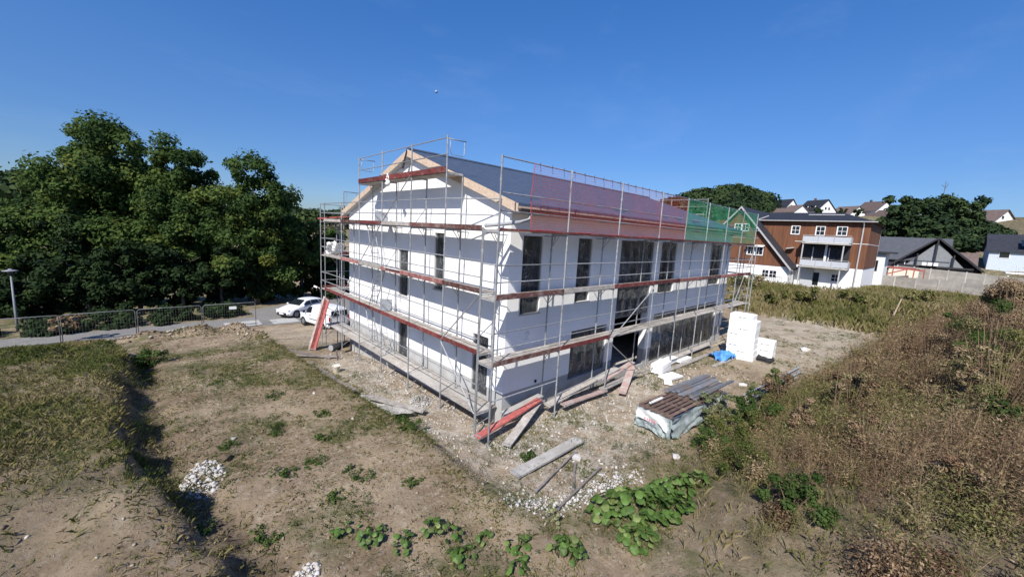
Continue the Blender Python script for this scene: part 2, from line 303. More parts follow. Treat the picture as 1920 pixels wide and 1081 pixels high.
def soil():
    M = bpy.data.materials.new('bare_soil'); M.use_nodes = True; n = M.node_tree.nodes; L = M.node_tree.links; n.clear()
    o = n.new('ShaderNodeOutputMaterial'); b = n.new('ShaderNodeBsdfPrincipled'); g = n.new('ShaderNodeNewGeometry'); P = g.outputs['Position']
    def noise(s, d=8, r=.6):
        q = n.new('ShaderNodeTexNoise'); q.inputs['Scale'].default_value = s; q.inputs['Detail'].default_value = d; q.inputs['Roughness'].default_value = r; L.new(P, q.inputs['Vector']); return q.outputs[0]
    def rng_(s, a, c, d=0., e=1.):
        q = n.new('ShaderNodeMapRange'); q.inputs[1].default_value = a; q.inputs[2].default_value = c; q.inputs[3].default_value = d; q.inputs[4].default_value = e; L.new(s, q.inputs[0]); return q.outputs[0]
    def mix(a, c, f):
        q = n.new('ShaderNodeMix'); q.data_type = 'RGBA'
        for s, v in ((6, a), (7, c)):
            if isinstance(v, tuple): q.inputs[s].default_value = (*v, 1)
            else: L.new(v, q.inputs[s])
        L.new(f, q.inputs[0]); return q.outputs[2]
    def mul(a, c, op='MULTIPLY'):
        q = n.new('ShaderNodeMath'); q.operation = op; L.new(a, q.inputs[0])
        if isinstance(c, float): q.inputs[1].default_value = c
        else: L.new(c, q.inputs[1])
        return q.outputs[0]
    def attr(nm):
        q = n.new('ShaderNodeAttribute'); q.attribute_name = nm; return q.outputs['Fac']
    c = mix((.185, .135, .088), (.33, .258, .174), rng_(noise(.8), .35, .65))
    c = mix(c, (.42, .36, .275), rng_(noise(5, 6, .7), .52, .75))
    c = mix(c, (.10, .072, .05), rng_(noise(11, 4), .58, .72))
    c = mix(c, (.085, .095, .035), mul(attr('grass'), rng_(noise(1.7), .38, .6)))
    ck = mul(mul(attr('chalk'), rng_(noise(2.3, 10, .8), .42, .64)), .85); c = mix(c, (.55, .51, .445), ck)
    vo = n.new('ShaderNodeTexVoronoi'); vo.inputs['Scale'].default_value = 17; L.new(P, vo.inputs['Vector'])
    c = mix(c, (.62, .6, .56), mul(mul(attr('chalk'), .9), rng_(vo.outputs['Distance'], .22, .12)))
    c = mix(c, (.40, .35, .27), mul(attr('track'), rng_(noise(1.2), .3, .6)))
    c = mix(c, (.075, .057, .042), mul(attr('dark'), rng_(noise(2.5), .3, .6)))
    L.new(c, b.inputs['Base Color']); b.inputs['Roughness'].default_value = .95; b.inputs['Specular IOR Level'].default_value = .15
    bp = n.new('ShaderNodeBump'); bp.inputs['Strength'].default_value = .8; bp.inputs['Distance'].default_value = .1; L.new(noise(6, 10, .75), bp.inputs['Height']); L.new(bp.outputs[0], b.inputs['Normal'])
    L.new(b.outputs[0], o.inputs[0]); return M
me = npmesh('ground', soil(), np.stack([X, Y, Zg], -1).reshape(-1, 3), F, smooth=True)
def setattr_(nm, arr):
    a = me.attributes.new(nm, 'FLOAT', 'POINT'); a.data.foreach_set('value', np.clip(arr, 0, 1).astype(np.float32).ravel())
def chalk(x, y):
    a = ss(-3.4, -2.4, x)*(1-ss(-.2, .6, x))*ss(-4, -2, y)*(1-ss(9, 14, y))
    b_ = ss(-4.9, -3.6, y)*(1-ss(0, .6, y))*ss(-3, -1.5, x)*(1-ss(9, 15, x))
    c_ = np.exp(-(((x+.6)/2.0)**2+((y+4.0)/.55)**2))*1.0 + 0*x*(1-ss(30, 40, x))
    return np.clip(np.maximum(np.maximum(a, b_), c_)*(.45+.8*vn(x, y, 1.1, 21)), 0, 1)
def grassy(x, y):
    left = 1-ss(-.6, 0, x-bank_x(y)); left = left*np.interp(y, [-6, -1, 3, 6], [.0, .03, .7, 1])
    plat = .75*ss(.5, .68, vn(x, y, 1.6, 31))*(1-ss(-.3, .3, x-edge_x(y)))*ss(-.2, .4, x-bank_x(y))
    pitg = .6*ss(.55, .7, vn(x, y, 1.2, 33))*ss(-5, -1, x)*(1-ss(-1, 0, y))
    right = ss(-.5, 1.5, foot_y(x)-y)*ss(-3, 3, x)
    far = np.maximum(ss(33, 36, x), ss(29.5, 31, y)*(1-ss(-4, 4, x)))
    return np.clip(left+plat+pitg+right+far, 0, 1)
setattr_('chalk', chalk(X, Y)); setattr_('grass', grassy(X, Y))
setattr_('track', ss(-8.5, -5, Y)*(1-ss(-.5, 1, Y))*ss(12, 18, X)*(1-ss(33, 35, X))+ss(-4, -1, X)*(1-ss(.5, 3, X))*ss(14, 17, Y)*(1-ss(24, 26, Y))*.6)
setattr_('dark', np.exp(-((X-bank_x(Y)-.35)/.55)**2)*ss(-4, -1, Y)*(1-ss(13, 17, Y))+.8*np.exp(-((X-edge_x(Y)-.35)/.3)**2)*ss(-3, 0, Y)*(1-ss(14, 17, Y))+.6*ss(-.8, .3, foot_y(X)-Y)*ss(-2, 2, X)+.4*(1-ss(-.6, .1, X-bank_x(Y)))*(1-ss(15, 18, Y)))  # bank humus, with lens vignetting and trench and edge shadow painted in
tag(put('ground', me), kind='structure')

# road, yard and concrete slabs at the far left
def sheet(name, pts, m, lift, kind='structure', parent=None):
    b = MB(); b.add([(x, y, -2.1+lift) for x, y in pts], [tuple(range(len(pts)))]); b.add([], []); o = b.build(name, m, parent)
    if kind: o['kind'] = kind
    return o
def road_strip():
    xs = np.concatenate([np.arange(-70, -2, 2.), [-2.0]]); V = []; Fq = []
    for i, x in enumerate(xs):
        yo = max(0, (-20-x))*.12
        for y in (26.5+yo, 29.9+yo): V.append((x, y, max(-2.1, float(H(x, y)))+.02))
        if i: k = 2*i; Fq.append((k-2, k, k+1, k-1))
    return npmesh('road', asphalt, V, Fq)
tag(put('road', road_strip()), kind='structure')
sheet('yard', [(-1.99, 26.2), (3, 25.6), (26, 24.5), (26, 35.8), (4, 35.8), (-1.99, 33)], asphalt, .024)
sl_ = thing('concrete_slab', 'pale concrete slab patch at the end of the road beside the fence', 'slab', (-3.2, 27, -2.1)); MB().bb(-4.4, -2.05, 26.6, 28.4, -2.09, -2.045).build('slab_top', slabm, sl_)
sl_ = thing('concrete_slab', 'pale concrete slab in the yard left of the white van', 'slab', (-.4, 26.9, -2.1)); MB().bb(-1.3, .6, 26.4, 28.0, -2.085, -2.04).build('slab_top', slabm, sl_)
# ------------------------------------------------------------------ new building
house = thing('new_house', 'large white plastered two storey new building with slate grey gable roof, wrapped in scaffolding', 'building', (0, 0, 0))
def holed(b, to3, u0, u1, z0, z1, holes, th, off=0.):
    """wall slab in (u,z) with rectangular openings; to3(u,depth,z) -> point"""
    us = sorted({u0, u1, *[min(max(h, u0), u1) for q in holes for h in q[:2]]}); zs = sorted({z0, z1, *[min(max(h, z0), z1) for q in holes for h in q[2:]]})
    inh = lambda u, z: any(q[0] < u < q[1] and q[2] < z < q[3] for q in holes)
    for i in range(len(us)-1):
        for j in range(len(zs)-1):
            a, c, d, e = us[i], us[i+1], zs[j], zs[j+1]
            if inh((a+c)/2, (d+e)/2): continue
            b.add([to3(a, off, d), to3(c, off, d), to3(c, off, e), to3(a, off, e)], [(0, 1, 2, 3)])
            b.add([to3(a, th, d), to3(c, th, d), to3(c, th, e), to3(a, th, e)], [(0, 3, 2, 1)])
            for (p, q, du, dz) in (((a, d), (a, e), -1e-3, 0), ((c, d), (c, e), 1e-3, 0), ((a, d), (c, d), 0, -1e-3), ((a, e), (c, e), 0, 1e-3)):
                mu, mz = (p[0]+q[0])/2+du, (p[1]+q[1])/2+dz
                if mu < u0 or mu > u1 or mz < z0 or mz > z1 or inh(mu, mz): b.add([to3(p[0], off, p[1]), to3(q[0], off, q[1]), to3(q[0], th, q[1]), to3(p[0], th, p[1])], [(0, 1, 2, 3)])
LW, GW = 20.2, 13.7
long3 = lambda u, d, z: (u, d, z)
gab3 = lambda u, d, z: (d, u, z)
HL = [(.6, 1.58, 3.6, 6.3), (3.6, 4.52, 3.8, 6.3), (6.65, 9.65, .12, 6.3), (10.4, 12.12, 3.7, 6.3), (16.8, 18.7, 3.8, 6.3), (3.57, 6.08, .62, 2.62), (10.3, 18.8, .06, 2.62)]
HG = [(3.78, 4.55, 3.9, 6.2), (6.74, 7.62, 3.2, 5.36), (6.73, 7.58, .12, 2.1), (.86, 1.76, .48, 2.66)]
RY, RZ, SLP = 6.45, 9.62, .335
rz_ = lambda y: RZ - SLP*abs(y-RY)
b = MB(); holed(b, long3, .362, LW, .87, 6.62, HL, .36); b.build('long_wall', plaster, house)
b = MB(); holed(b, gab3, 0, GW, .87, 6.62, HG, .36); b.prism([(0, 0, 6.62), (0, GW, 6.62), (0, GW, rz_(GW)-.28), (0, RY, RZ-.28), (0, 0, rz_(0)-.28)], (.36, 0, 0)); b.build('gable_wall', plaster, house)
b = MB(); b.bb(.362, LW-.362, 0.0, .36, 6.622, rz_(0)-.26).bb(LW-.36, LW-.002, .362, GW-.362, -1, 6.618).bb(.362, LW-.002, GW-.36, GW-.002, -1.3, 6.618); b.prism([(LW, 0, 6.62), (LW, GW, 6.62), (LW, GW, rz_(GW)-.28), (LW, RY, RZ-.28), (LW, 0, rz_(0)-.28)], (-.36, 0, 0)); b.build('rear_wall', plaster, house)
b = MB(); holed(b, lambda u, d, z: (u, d+.025, z), .36, LW, -.6, .868, HL, .33); holed(b, lambda u, d, z: (d+.025, u, z), .025, GW-.02, -1.6, .868, HG, .33); b.build('plinth', plinth_m, house)
b = MB(); b.bb(.4, LW-.4, .4, GW-.4, -.2, .05).bb(.4, LW-.4, 1.6, GW-.4, 2.85, 3.15).bb(.4, 6.4, .4, 1.58, 2.85, 3.15).bb(9.9, LW-.4, .4, 1.58, 2.85, 3.15); b.build('floor_slab', concrete, house)
# stepped tile courses, two slopes
def slope(y0, y1, name):
    b = MB(); N = 26; x0, x1 = -.25, 20.42
    for i in range(N):
        a, c = y0+(y1-y0)*i/N, y0+(y1-y0)*(i+1)/N
        za, zc = rz_(a), rz_(c); b.add([(x0, a, za), (x1, a, za), (x1, c, zc+.006), (x0, c, zc+.006), (x1, c, zc), (x0, c, zc)], [(0, 1, 2, 3), (3, 2, 4, 5)])
    b.prism([(x0, y0, rz_(y0)-.005), (x0, y1, rz_(y1)-.005), (x0, y1, rz_(y1)-.12), (x0, y0, rz_(y0)-.12)], (x1-x0, 0, 0))
    return b.build(name, roofm, house)
slope(RY, -.56, 'roof_slope'); slope(RY, 14.15, 'roof_slope')
rod('ridge_cap', (-.27, RY, RZ+.01), (20.44, RY, RZ+.01), .075, roofm, house)
for y0, y1 in ((RY, -.56), (RY, 14.15)):
    for xx, nm in ((-.285, 'verge_board'), (20.43, 'verge_board')):
        MB().prism([(xx, y0, rz_(y0)+.0), (xx, y1, rz_(y1)+.0), (xx, y1, rz_(y1)-.29), (xx, y0, rz_(y0)-.29)], (.028, 0, 0)).build(nm, osb, house)
    s = -1 if y1 < 0 else 1
    MB().prism([(-.25, RY+s*.02, rz_(RY+s*.02)-.285), (-.25, y1-s*.05, rz_(y1-s*.05)-.285), (-.25, y1-s*.05, rz_(y1-s*.05)-.26), (-.25, RY+s*.02, rz_(RY+s*.02)-.26)], (.25, 0, 0)).build('verge_soffit', soffit_m, house)
MB().bb(-.2, 20.4, -.53, -.003, 6.98, 7.01).build('eave_soffit', soffit_m, house)
MB().bb(-.24, 20.42, -.565, -.535, 6.985, 7.2).build('eave_fascia', osb, house)
MB().bb(-.24, 20.42, 14.12, 14.15, 6.75, 6.98).build('eave_fascia', osb, house)
def gutter(y, z):
    b = MB(); n = 8; V = []
    for x in (-.28, 20.45):
        for k in range(n+1):
            t = math.pi+math.pi*k/n
            for r in (.075, .07): V.append((x, y+r*math.cos(t), z+r*math.sin(t)))
    m_ = 2*(n+1); Fq = []
    for k in range(n): Fq += [(2*k, 2*k+2, m_+2*k+2, m_+2*k), (2*k+1, m_+2*k+1, m_+2*k+3, 2*k+3)]
    b.add(V, Fq); b.build('gutter', gutter_m, house)
gutter(-.645, 7.13); gutter(14.23, 6.94)
dp_ = MB().tube([(.23, -.62, 7.06), (.23, -.6, 6.92), (.18, -.6, 6.8), (-.1, -.55, 6.72), (-.6, -.35, 6.63), (-1.18, -.12, 6.55)], .058, 10).build('drain_pipe', pipe_m, house, smooth=True)
# black torn felt flap at the ridge end
MB().prism([(-.30, RY+.02, RZ+.02), (-.30, RY+.45, RZ-.75), (-.30, RY+.25, RZ-.8), (-.30, RY-.02, RZ-.1)], (-.012, 0, 0)).build('roofing_felt', blackm, house)

def window(to3, q, cols=1, rows=1, sheet=True, sill=True, fr=frame_dark, transom=None, seed=0, filmz=None, fm=None):
    u0, u1, z0, z1 = q; f = MB(); t = .06
    def bx(bm, a, c, d, e, d0, d1):
        P = [to3(a, d0, d), to3(c, d1, e)]; lo = [min(P[0][i], P[1][i]) for i in range(3)]; hi = [max(P[0][i], P[1][i]) for i in range(3)]; bm.bb(lo[0], hi[0], lo[1], hi[1], lo[2], hi[2])
    bx(f, u0, u0+t, z0, z1, .14, .21); bx(f, u1-t, u1, z0, z1, .14, .21); bx(f, u0+t, u1-t, z0, z0+t, .14, .21); bx(f, u0+t, u1-t, z1-t, z1, .14, .21)
    for k in range(1, cols): uu = u0+(u1-u0)*k/cols; bx(f, uu-.035, uu+.035, z0+t, z1-t, .14, .21)
    if transom: bx(f, u0+t, u1-t, transom-.035, transom+.035, .142, .208)
    w_ = f.build('window', fr, house)
    for k in range(cols):
        g = MB(); a = u0+(u1-u0)*k/cols+.03; c = u0+(u1-u0)*(k+1)/cols-.03; bx(g, a, c, z0+.03, z1-.03, .17, .18); g.build('pane', glass_dark, w_)
    if sill: s_ = MB(); bx(s_, u0-.04, u1+.04, z0-.03, z0-.002, -.05, .137); s_.build('sill', soffit_m, w_)
    if sheet:
        r = random.Random(seed+int(u0*10)); za = z0 if filmz is None else filmz
        nu, nz_ = max(6, int((u1-u0)/.09)), max(8, int((z1-za)/.13)); V = []; Fq = []; ph = [r.uniform(0, 6) for _ in range(9)]
        for i in range(nu+1):
            for j in range(nz_+1):
                s, v = i/nu, j/nz_; u = u0+.015+(u1-u0-.03)*s; z = za+.01+(z1-za-.02)*v
                edge = min(1, 6*min(s, 1-s), 6*min(v, 1-v))
                dd = .055+edge*(.022*math.sin(u*9+ph[0]+1.5*math.sin(z*1.3+ph[1]))+.015*math.sin(u*23+z*5+ph[2])+.012*math.sin(z*14+u*6+ph[3])+r.uniform(-.006, .006))
                V.append(to3(u, dd, z))
        for i in range(nu):
            for j in range(nz_): k = i*(nz_+1)+j; Fq.append((k, k+nz_+1, k+nz_+2, k+1))
        MB().add(V, Fq).build('plastic_sheet', fm or film, w_, smooth=True)
    return w_
window(long3, HL[0]); window(long3, HL[1]); window(long3, HL[3], 2); window(long3, HL[4], 2); window(long3, HL[5], 2, sheet=True, seed=3, fm=film_pale)
window(long3, (6.65, 9.65, 2.75, 6.3), 3, transom=4.4, sill=False, seed=5, fm=film_pale)
w6 = window(long3, HL[6], 6, sill=False, seed=9, transom=2.1, fm=film_pale)
for q in HG[:2]: window(gab3, q)
window(gab3, HG[2], sill=False); window(gab3, HG[3], transom=1.9, sill=False)
# pencil scribble beside the corner window
for a, c in (((1.32, 2.98), (1.5, 2.9)), ((1.5, 2.9), (1.34, 2.72)), ((1.28, 2.86), (1.46, 2.98)), ((1.2, 2.7), (1.5, 2.66))):
    board('pencil_mark', (a[0]-.35, -.003, a[1]), (c[0]-.35, -.003, c[1]), .004, .012, inkm, house)
MB().tube([(1.62, -.03, 1.0), (1.62, .1, 1.0)], .06, 8).build('pipe_stub', blackm, house)

# ------------------------------------------------------------------ scaffold
scf = thing('scaffold', 'galvanised steel scaffolding with red and grey boards around the white new building', 'scaffold', (-1, -1, 0))
XL = [-1.39, 1.65, 4.73, 7.98, 10.58, 13.2, 16.0, 18.7, 21.4]; YO, YI = -1.0, -.33
YG = [.2, 2.3, 4.72, 7.28, 9.77, 12.14, 14.78]; XO, XI = -1.0, -.33
R1 = .028
def std(x, y, top, z0=None):
    z0 = gz(x, y)-.03 if z0 is None else z0
    rod('standard', (x, y, z0), (x, y, top), R1, steel, scf)
    k = 2.0
    zz_ = z0+1.9
    put('base_plate', unit('cube', steel), scf, Matrix.Translation((x, y, z0+.035)) @ Matrix.Diagonal((.15, .15, .012, 1)))
    while zz_ < top-.3:                       # spigot collars where tubes join
        rod('collar', (x, y, zz_-.05), (x, y, zz_+.05), R1*1.32, steel, scf); zz_ += 2.0
for i, x in enumerate(XL): std(x, YO, 8.48)
for i, x in enumerate(XL[1:]): std(x, YI, 6.46)
std(XL[0], YI, 6.46)
for j, y in enumerate(YG):
    std(XO, y, [6.5, 9.52, 9.52, 9.52, 9.52, 7.45, 7.45][j]); std(XI, y, [7.45, 8.3, 8.3, 8.3, 8.3, 6.46, 6.46][j])
def deck(p0, p1, side, z, mats, n=2, wd=.31, gap=.02):
    """n planks side by side from p0 to p1, stepping along side"""
    for k in range(n):
        o = Vector(side)*(.035+wd/2+k*(wd+gap))
        board('deck_plank', Vector((*p0, z))+o, Vector((*p1, z))+o, wd, .05, random.choice(mats), scf)
def rail(a, c): rod('guard_rail', a, c, .02, steel, scf)
def toe(a, c, m, h=.15): board('toe_board', a, c, .03, h, m, scf)
dkm = [greywood, greywood, greywood]
TL = {2.42: [brownboard, redpaint, None, None, None, None, None, None], 4.43: [brownboard, greywood, redpaint, redpaint, pinkboard, brownboard, pinkboard, redpaint], 6.42: [redpaint]*8}
for z, tb in TL.items():
    for i in range(8):
        a, c = XL[i], XL[i+1]
        deck((a+.01, YO), (c-.01, YO), (0, 1, 0), z, dkm)
        if tb[i]: toe((a+.02, YO+.045-.085, z+.085 if z < 6 else z+.04), (c-.02, YO-.04, z+.085 if z < 6 else z+.04), tb[i], .15 if z < 6 else .06)
        for h in ((.5, 1.0) if z < 6 else (.56, 1.06, 2.02)):
            if not (z > 6 and i == 0 and h == 0): rail((a, YO+.03, z+h), (c, YO+.03, z+h))
    for x in XL:
        rod('transom', (x, YO, z-.055), (x, YI, z-.055), .02, steel, scf)
        if -1 < x < 20.3: rod('bracket', (x, YI+.02, z-.5), (x, YI-.33, z-.07), .014, steel, scf); rod('bracket', (x+.2, YI, z-.08), (x, YI, z-.42), .012, steel, scf); rod('wall_tie', (x-.04, YI-.15, z-.1), (x-.04, -.01, z-.1), .016, steel, scf)
rail((XL[0], YO+.03, 1.32), (XL[1], YO+.03, 1.32)); rail((XL[1], YO+.03, .78), (XL[2], YO+.03, .98))
for i in range(2, 8): rail((XL[i], YO+.03, .35), (XL[i+1], YO+.03, .35))
TG = {2.42: [redpaint, redpaint, redpaint, redpaint, redpaint, redpaint], 4.43: [brownboard, pinkboard, pinkboard, greywood, pinkboard, greywood], 6.40: [brownboard, brownboard, greywood, redpaint, brownboard, greywood], 8.30: [None, redpaint, redpaint, redpaint]}
for z, tb in TG.items():
    for j in range(len(tb)):
        a, c = YG[j], YG[j+1]
        if z == 8.30 and j == 0: continue
        deck((XO, a+.01), (XO, c-.01), (1, 0, 0), z, dkm)
        if tb[j]: toe((XO-.04, a+.02, z+.085), (XO-.04, c-.02, z+.085), tb[j], .19 if z > 8 else .15)
        for h in ((.5, 1.02) if z < 8 else (.6, 1.14)):
            p = (XO+.03, a, z+h)
            if z > 6 and z < 8 and j == 0: p = (XI, a, z+h)
            rail(p, (XO+.03, c, z+h))
    for j, y in enumerate(YG):
        if z == 8.30 and not 1 <= j <= 4: continue
        rod('transom', (XO, y, z-.055), (XI, y, z-.055), .02, steel, scf)
        if z < 8: rod('bracket', (XI+.02, y, z-.5), (XI-.33, y, z-.07), .014, steel, scf); rod('bracket', (XI, y+.22, z-.08), (XI, y, z-.42), .012, steel, scf); rod('wall_tie', (XI-.15, y-.04, z-.1), (-.01, y-.04, z-.1), .016, steel, scf)
for j in range(6):                                       # low bench of planks along the foot of the gable
    deck((XO, YG[j]+.01), (XO, YG[j+1]-.01), (1, 0, 0), .38, [greywood, concrete, greywood], 3, .29, .015)
    for h in (.95, 1.38): rail((XO+.03, YG[j], h), (XO+.03, YG[j+1], h))
for y in YG: rod('transom', (XO, y, .32), (XI, y, .32), .02, steel, scf); rod('transom', (XO, y, -.02+gz(XO, y)*.4), (XI, y, .1), .014, steel, scf)
def brace(a, c): rod('brace', a, c, .021, steel, scf)
bx_ = XO-.045
brace((bx_, 4.72, 8.35), (bx_, 7.28, 6.45)); brace((bx_, 7.28, 6.45), (bx_, 9.77, 4.4)); brace((bx_, 9.77, 4.4), (bx_, 12.14, 2.35)); brace((bx_, 12.14, 2.35), (bx_, 14.78, -.2)); brace((bx_, 2.3, 2.42), (bx_, .2, 4.35)); brace((bx_, 2.3, 2.36), (bx_, .2, .4))
by_ = YO-.045
brace((4.73, by_, 2.3), (7.98, by_, 4.3)); brace((4.73, by_, 2.25), (7.98, by_, .15)); brace((18.7, by_, 2.5), (21.4, by_, 6.1)); brace((18.7, by_, 2.35), (21.4, by_, .3))
# end guards of the ridge platform, bent tube hoops
for y, s in ((2.3, 1), (9.77, -1)):
    MB().tube([(XO, y, 9.4), (XI+.1, y, 9.42)], .018, 8).tube([(XO+.12, y, 9.41), (XO+.12, y, 8.98), (XO+.2, y, 8.9), (XI-.05, y, 8.9), (XI+.03, y, 8.98), (XI+.03, y, 9.41)], .013, 6).build('end_guard', steel, scf, smooth=True)
# corner joining tubes
for z in (2.42, 4.43, 6.4): rod('transom', (XL[0], YI, z-.03), (XO, .2, z-.03), .02, steel, scf)
for z in (2.9, 3.4, 4.93, 5.43): rod('guard_rail', (XL[0], YO, z), (XL[0], YI, z), .015, steel, scf)
# return along the far left side
for x in (.08, 2.6): std(x, 14.78, 8.2); std(x, 15.5, 6.46)
std(XO, 15.5, 7.45)
for z in (2.42, 4.43, 6.4):
    deck((XO, 14.78), (2.6, 14.78), (0, 1, 0), z, dkm); toe((XO, 15.55, z+.085), (2.6, 15.55, z+.085), redpaint)
    for h in (.5, 1.0): rail((XO, 15.5, z+h), (2.6, 15.5, z+h)); rail((XO, 14.8, z+h), (XO, 15.5, z+h))
b = MB()                                                 # wire guard mesh at the left end of the top lift
for k in range(15): zz_ = 7.15+k*.075; b.tube([(.08, 14.8, zz_), (2.6, 14.8, zz_-.1*math.sin(k))], .005, 4)
for k in range(5): xx = .2+k*.55; b.tube([(xx, 14.8, 7.1), (xx+.1, 14.8, 8.2)], .005, 4)
b.build('guard_mesh', steel, scf); rail((.08, 14.78, 8.2), (2.6, 14.78, 8.2))
# ridge platform at the far gable and far corner
for y in (2.3, 5.0): rod('standard', (21.3, y, 0), (21.3, y, 9.55), R1, steel, scf); rod('standard', (20.75, y, 0), (20.75, y, 8.5), R1, steel, scf)
rod('standard', (21.3, 7.3, 0), (21.3, 7.3, 9.55), R1, steel, scf)
for a, c in ((2.3, 5.0), (5.0, 7.3)):
    deck((20.66, a), (20.66, c), (1, 0, 0), 8.4, [greywood]); rail((21.3, a, 9.5), (21.3, c, 9.5)); rail((21.3, a, 9.0), (21.3, c, 9.0))
for y in (-.33, 2.3): rod('standard', (22.1, y, 0), (22.1, y, 6.5), R1, steel, scf)
for z in (2.42, 4.43, 6.4): deck((21.4, YO), (21.4, 2.3), (1, 0, 0), z, dkm); rail((22.1, YO, z+1), (22.1, 2.3, z+1)); rail((22.1, YO, z+.5), (22.1, 2.3, z+.5))
std(22.1, YO, 6.5)
brace((21.4, YO-.05, .3), (22.1, YO-.05, 2.4))
# open trapdoor lids
board('hatch_lid', (-.62, 8.1, 6.45), (-.55, 8.35, 7.0), .62, .03, greypanel, scf, up=(0, 1, 0))
board('hatch_lid', (-.62, 7.6, 2.46), (-.55, 7.75, 2.98), .6, .03, greypanel, scf, up=(0, 1, 0))
board('aluminium_plate', (XO-.02, 5.4, 4.53), (XO-.02, 6.75, 4.52), .3, .02, frame_white, scf, up=(.6, 0, 1))

# ladders inside the gable lifts
lad0 = None
def ladder(p0, p1, label):
    t = thing('ladder', label, 'ladder', p0, 0, 'ladders inside the scaffold lifts')
    P0, P1 = Vector(p0), Vector(p1); s = Vector((.17, 0, 0))
    for q in (-1, 1): rod('rail', P0+q*s, P1+q*s, .02, steel, t)
    n = int((P1-P0).length/.28)
    for k in range(1, n): c = P0.lerp(P1, k/n); rod('rung', c-s, c+s, .014, steel, t)
s_ = 'steel ladder leaning inside the gable scaffold '
ladder((-.66, 8.5, 4.48), (-.66, 9.3, 6.5), s_+'under the topmost full deck')
ladder((-.66, 9.0, 2.48), (-.66, 7.9, 4.5), s_+'between the two middle decks')
ladder((-.66, 8.6, .44), (-.66, 9.5, 2.5), s_+'up from the lowest bench')
ladder((-.5, 7.2, -.25), (-.5, 8.2, 1.5), 'short steel ladder standing on the ground behind the low bench of planks')

# ------------------------------------------------------------------ safety nets
def net(name, label, m, x0, x1, z0, z1, y, cell, r, seed):
    rr = np.random.default_rng(seed); nx_ = int((x1-x0)/cell); nz_ = int((z1-z0)/cell); V = []; Fq = []
    def P(x, z):
        v = (z-z0)/(z1-z0); b_ = math.sin(math.pi*min(1, max(0, v)))
        return (x+.02*math.sin(z*9+x*2.1), y+.05*b_*math.sin(x*1.3+seed)+.03*b_*math.sin(x*3.7+z*2), z-.035*v*abs(math.sin(x*math.pi/1.0)))
    def strand(pts):
        k = len(V)
        for i, p in enumerate(pts):
            q = pts[min(i+1, len(pts)-1)]; a = pts[max(i-1, 0)]; dx, dz = q[0]-a[0], q[2]-a[2]; l = math.hypot(dx, dz) or 1; sx, sz = dz/l*r, -dx/l*r
            V.extend([(p[0]+sx, p[1], p[2]+sz), (p[0], p[1]-r, p[2]), (p[0]-sx, p[1], p[2]-sz), (p[0], p[1]+r, p[2])])
            if i:
                for e in range(4): Fq.append((k+4*(i-1)+e, k+4*(i-1)+(e+1) % 4, k+4*i+(e+1) % 4, k+4*i+e))
    for i in range(nx_+1): x = x0+(x1-x0)*i/nx_; strand([P(x, z0+(z1-z0)*j/9) for j in range(10)])
    nx2 = int((x1-x0)/.22)
    for j in range(nz_+1): z = z0+(z1-z0)*j/nz_; strand([P(x0+(x1-x0)*i/nx2, z) for i in range(nx2+1)])
    t = thing(name, label, 'net', ((x0+x1)/2, y, z0)); put('netting', npmesh('netting', m, V, Fq), t, Matrix.Identity(4))
    b = MB()
    for i in range(int((x1-x0)/.55)):                     # ties over the top rail with loose tails
        x = x0+.2+i*.55; b.tube([(x, y, z1-.03), (x+.02, y-.03, z1+.05), (x+.03, y+.01, z1+.02), (x+.02, y-.05, z1-.12-.1*rr.random()), (x-.02, y-.06, z1-.2-.1*rr.random())], .008, 5)
    b.build('tie', netblue, t)
    b = MB(); b.tube([P(x0, z0+(z1-z0)*k/8) for k in range(9)], .012, 5).tube([(x, y, z0-.01+.02*math.sin(x*3)) for x in np.linspace(x0, x1, 40)], .012, 5).build('edge_rope', m, t)
    return t
net('safety_net', 'red mesh safety net hung in front of the long eave of the new roof', netred, -.1, 10.55, 6.5, 8.44, -1.0, .075, .0031, 2)
net('safety_net', 'green mesh safety net at the far end of the eave scaffold', netgreen, 10.62, 21.38, 6.5, 8.46, -1.0, .065, .0034, 5)
# ------------------------------------------------------------------ site things
def plank(label, p0, p1, wd, th, m, cat='board', group=None, name='plank', up=(0, 0, 1)):
    """a plank that is a thing of its own: timber body with end hoops"""
    p0, p1 = Vector(p0), Vector(p1); t = thing(name, label, cat, p0, 0, group)
    M, L = frame(p0, p1, up); b = MB(); r = random.Random(int(p0.x*100+p1.y*10)); n = 7; V = []
    for i in range(n):
        s = i/(n-1)-.5; sg = -.012*L*(.25-s*s)*.6; wob = r.uniform(-.006, .006)
        for y, z in ((-.5, -.5), (.5, -.5), (.5, .5), (-.5, .5)): V.append(M @ Vector((s*L, y*wd+wob, z*th+sg)))
    Fq = [(0, 3, 2, 1), (4*n-4, 4*n-3, 4*n-2, 4*n-1)]+[(4*i+k, 4*i+(k+1) % 4, 4*i+4+(k+1) % 4, 4*i+4+k) for i in range(n-1) for k in range(4)]
    b.add(V, Fq); b.build('timber', m, t)
    for e in (-.5, .5): put('end_strap', unit('cube', steel), t, M @ Matrix.Translation((e*(L-.1), 0, 0)) @ Matrix.Diagonal((.04, wd+.012, th+.012, 1)))
    return t
G = gz
# leaning red boards at the far left corner
for k, (lab, m, dx) in enumerate((('pale faded red board leaning on the left scaffold corner, leftmost of the four', dustypink, -.16), ('dark red board leaning on the left scaffold corner, second from left', redpaint, -.02), ('worn dark red board leaning on the left scaffold corner, third from left', redpaint, .1), ('pinkish red board leaning on the left scaffold corner, rightmost of the four', salmon, .22))):
    y = 14.0-dx*.9; plank(lab, (-2.05+dx*.5, y, G(-2.05, y)+.02), (-1.12+dx*.25, y+.25, 2.1-.05*k), .15, .05, m, group='leaning red boards', up=(-.8, -.6, .3))
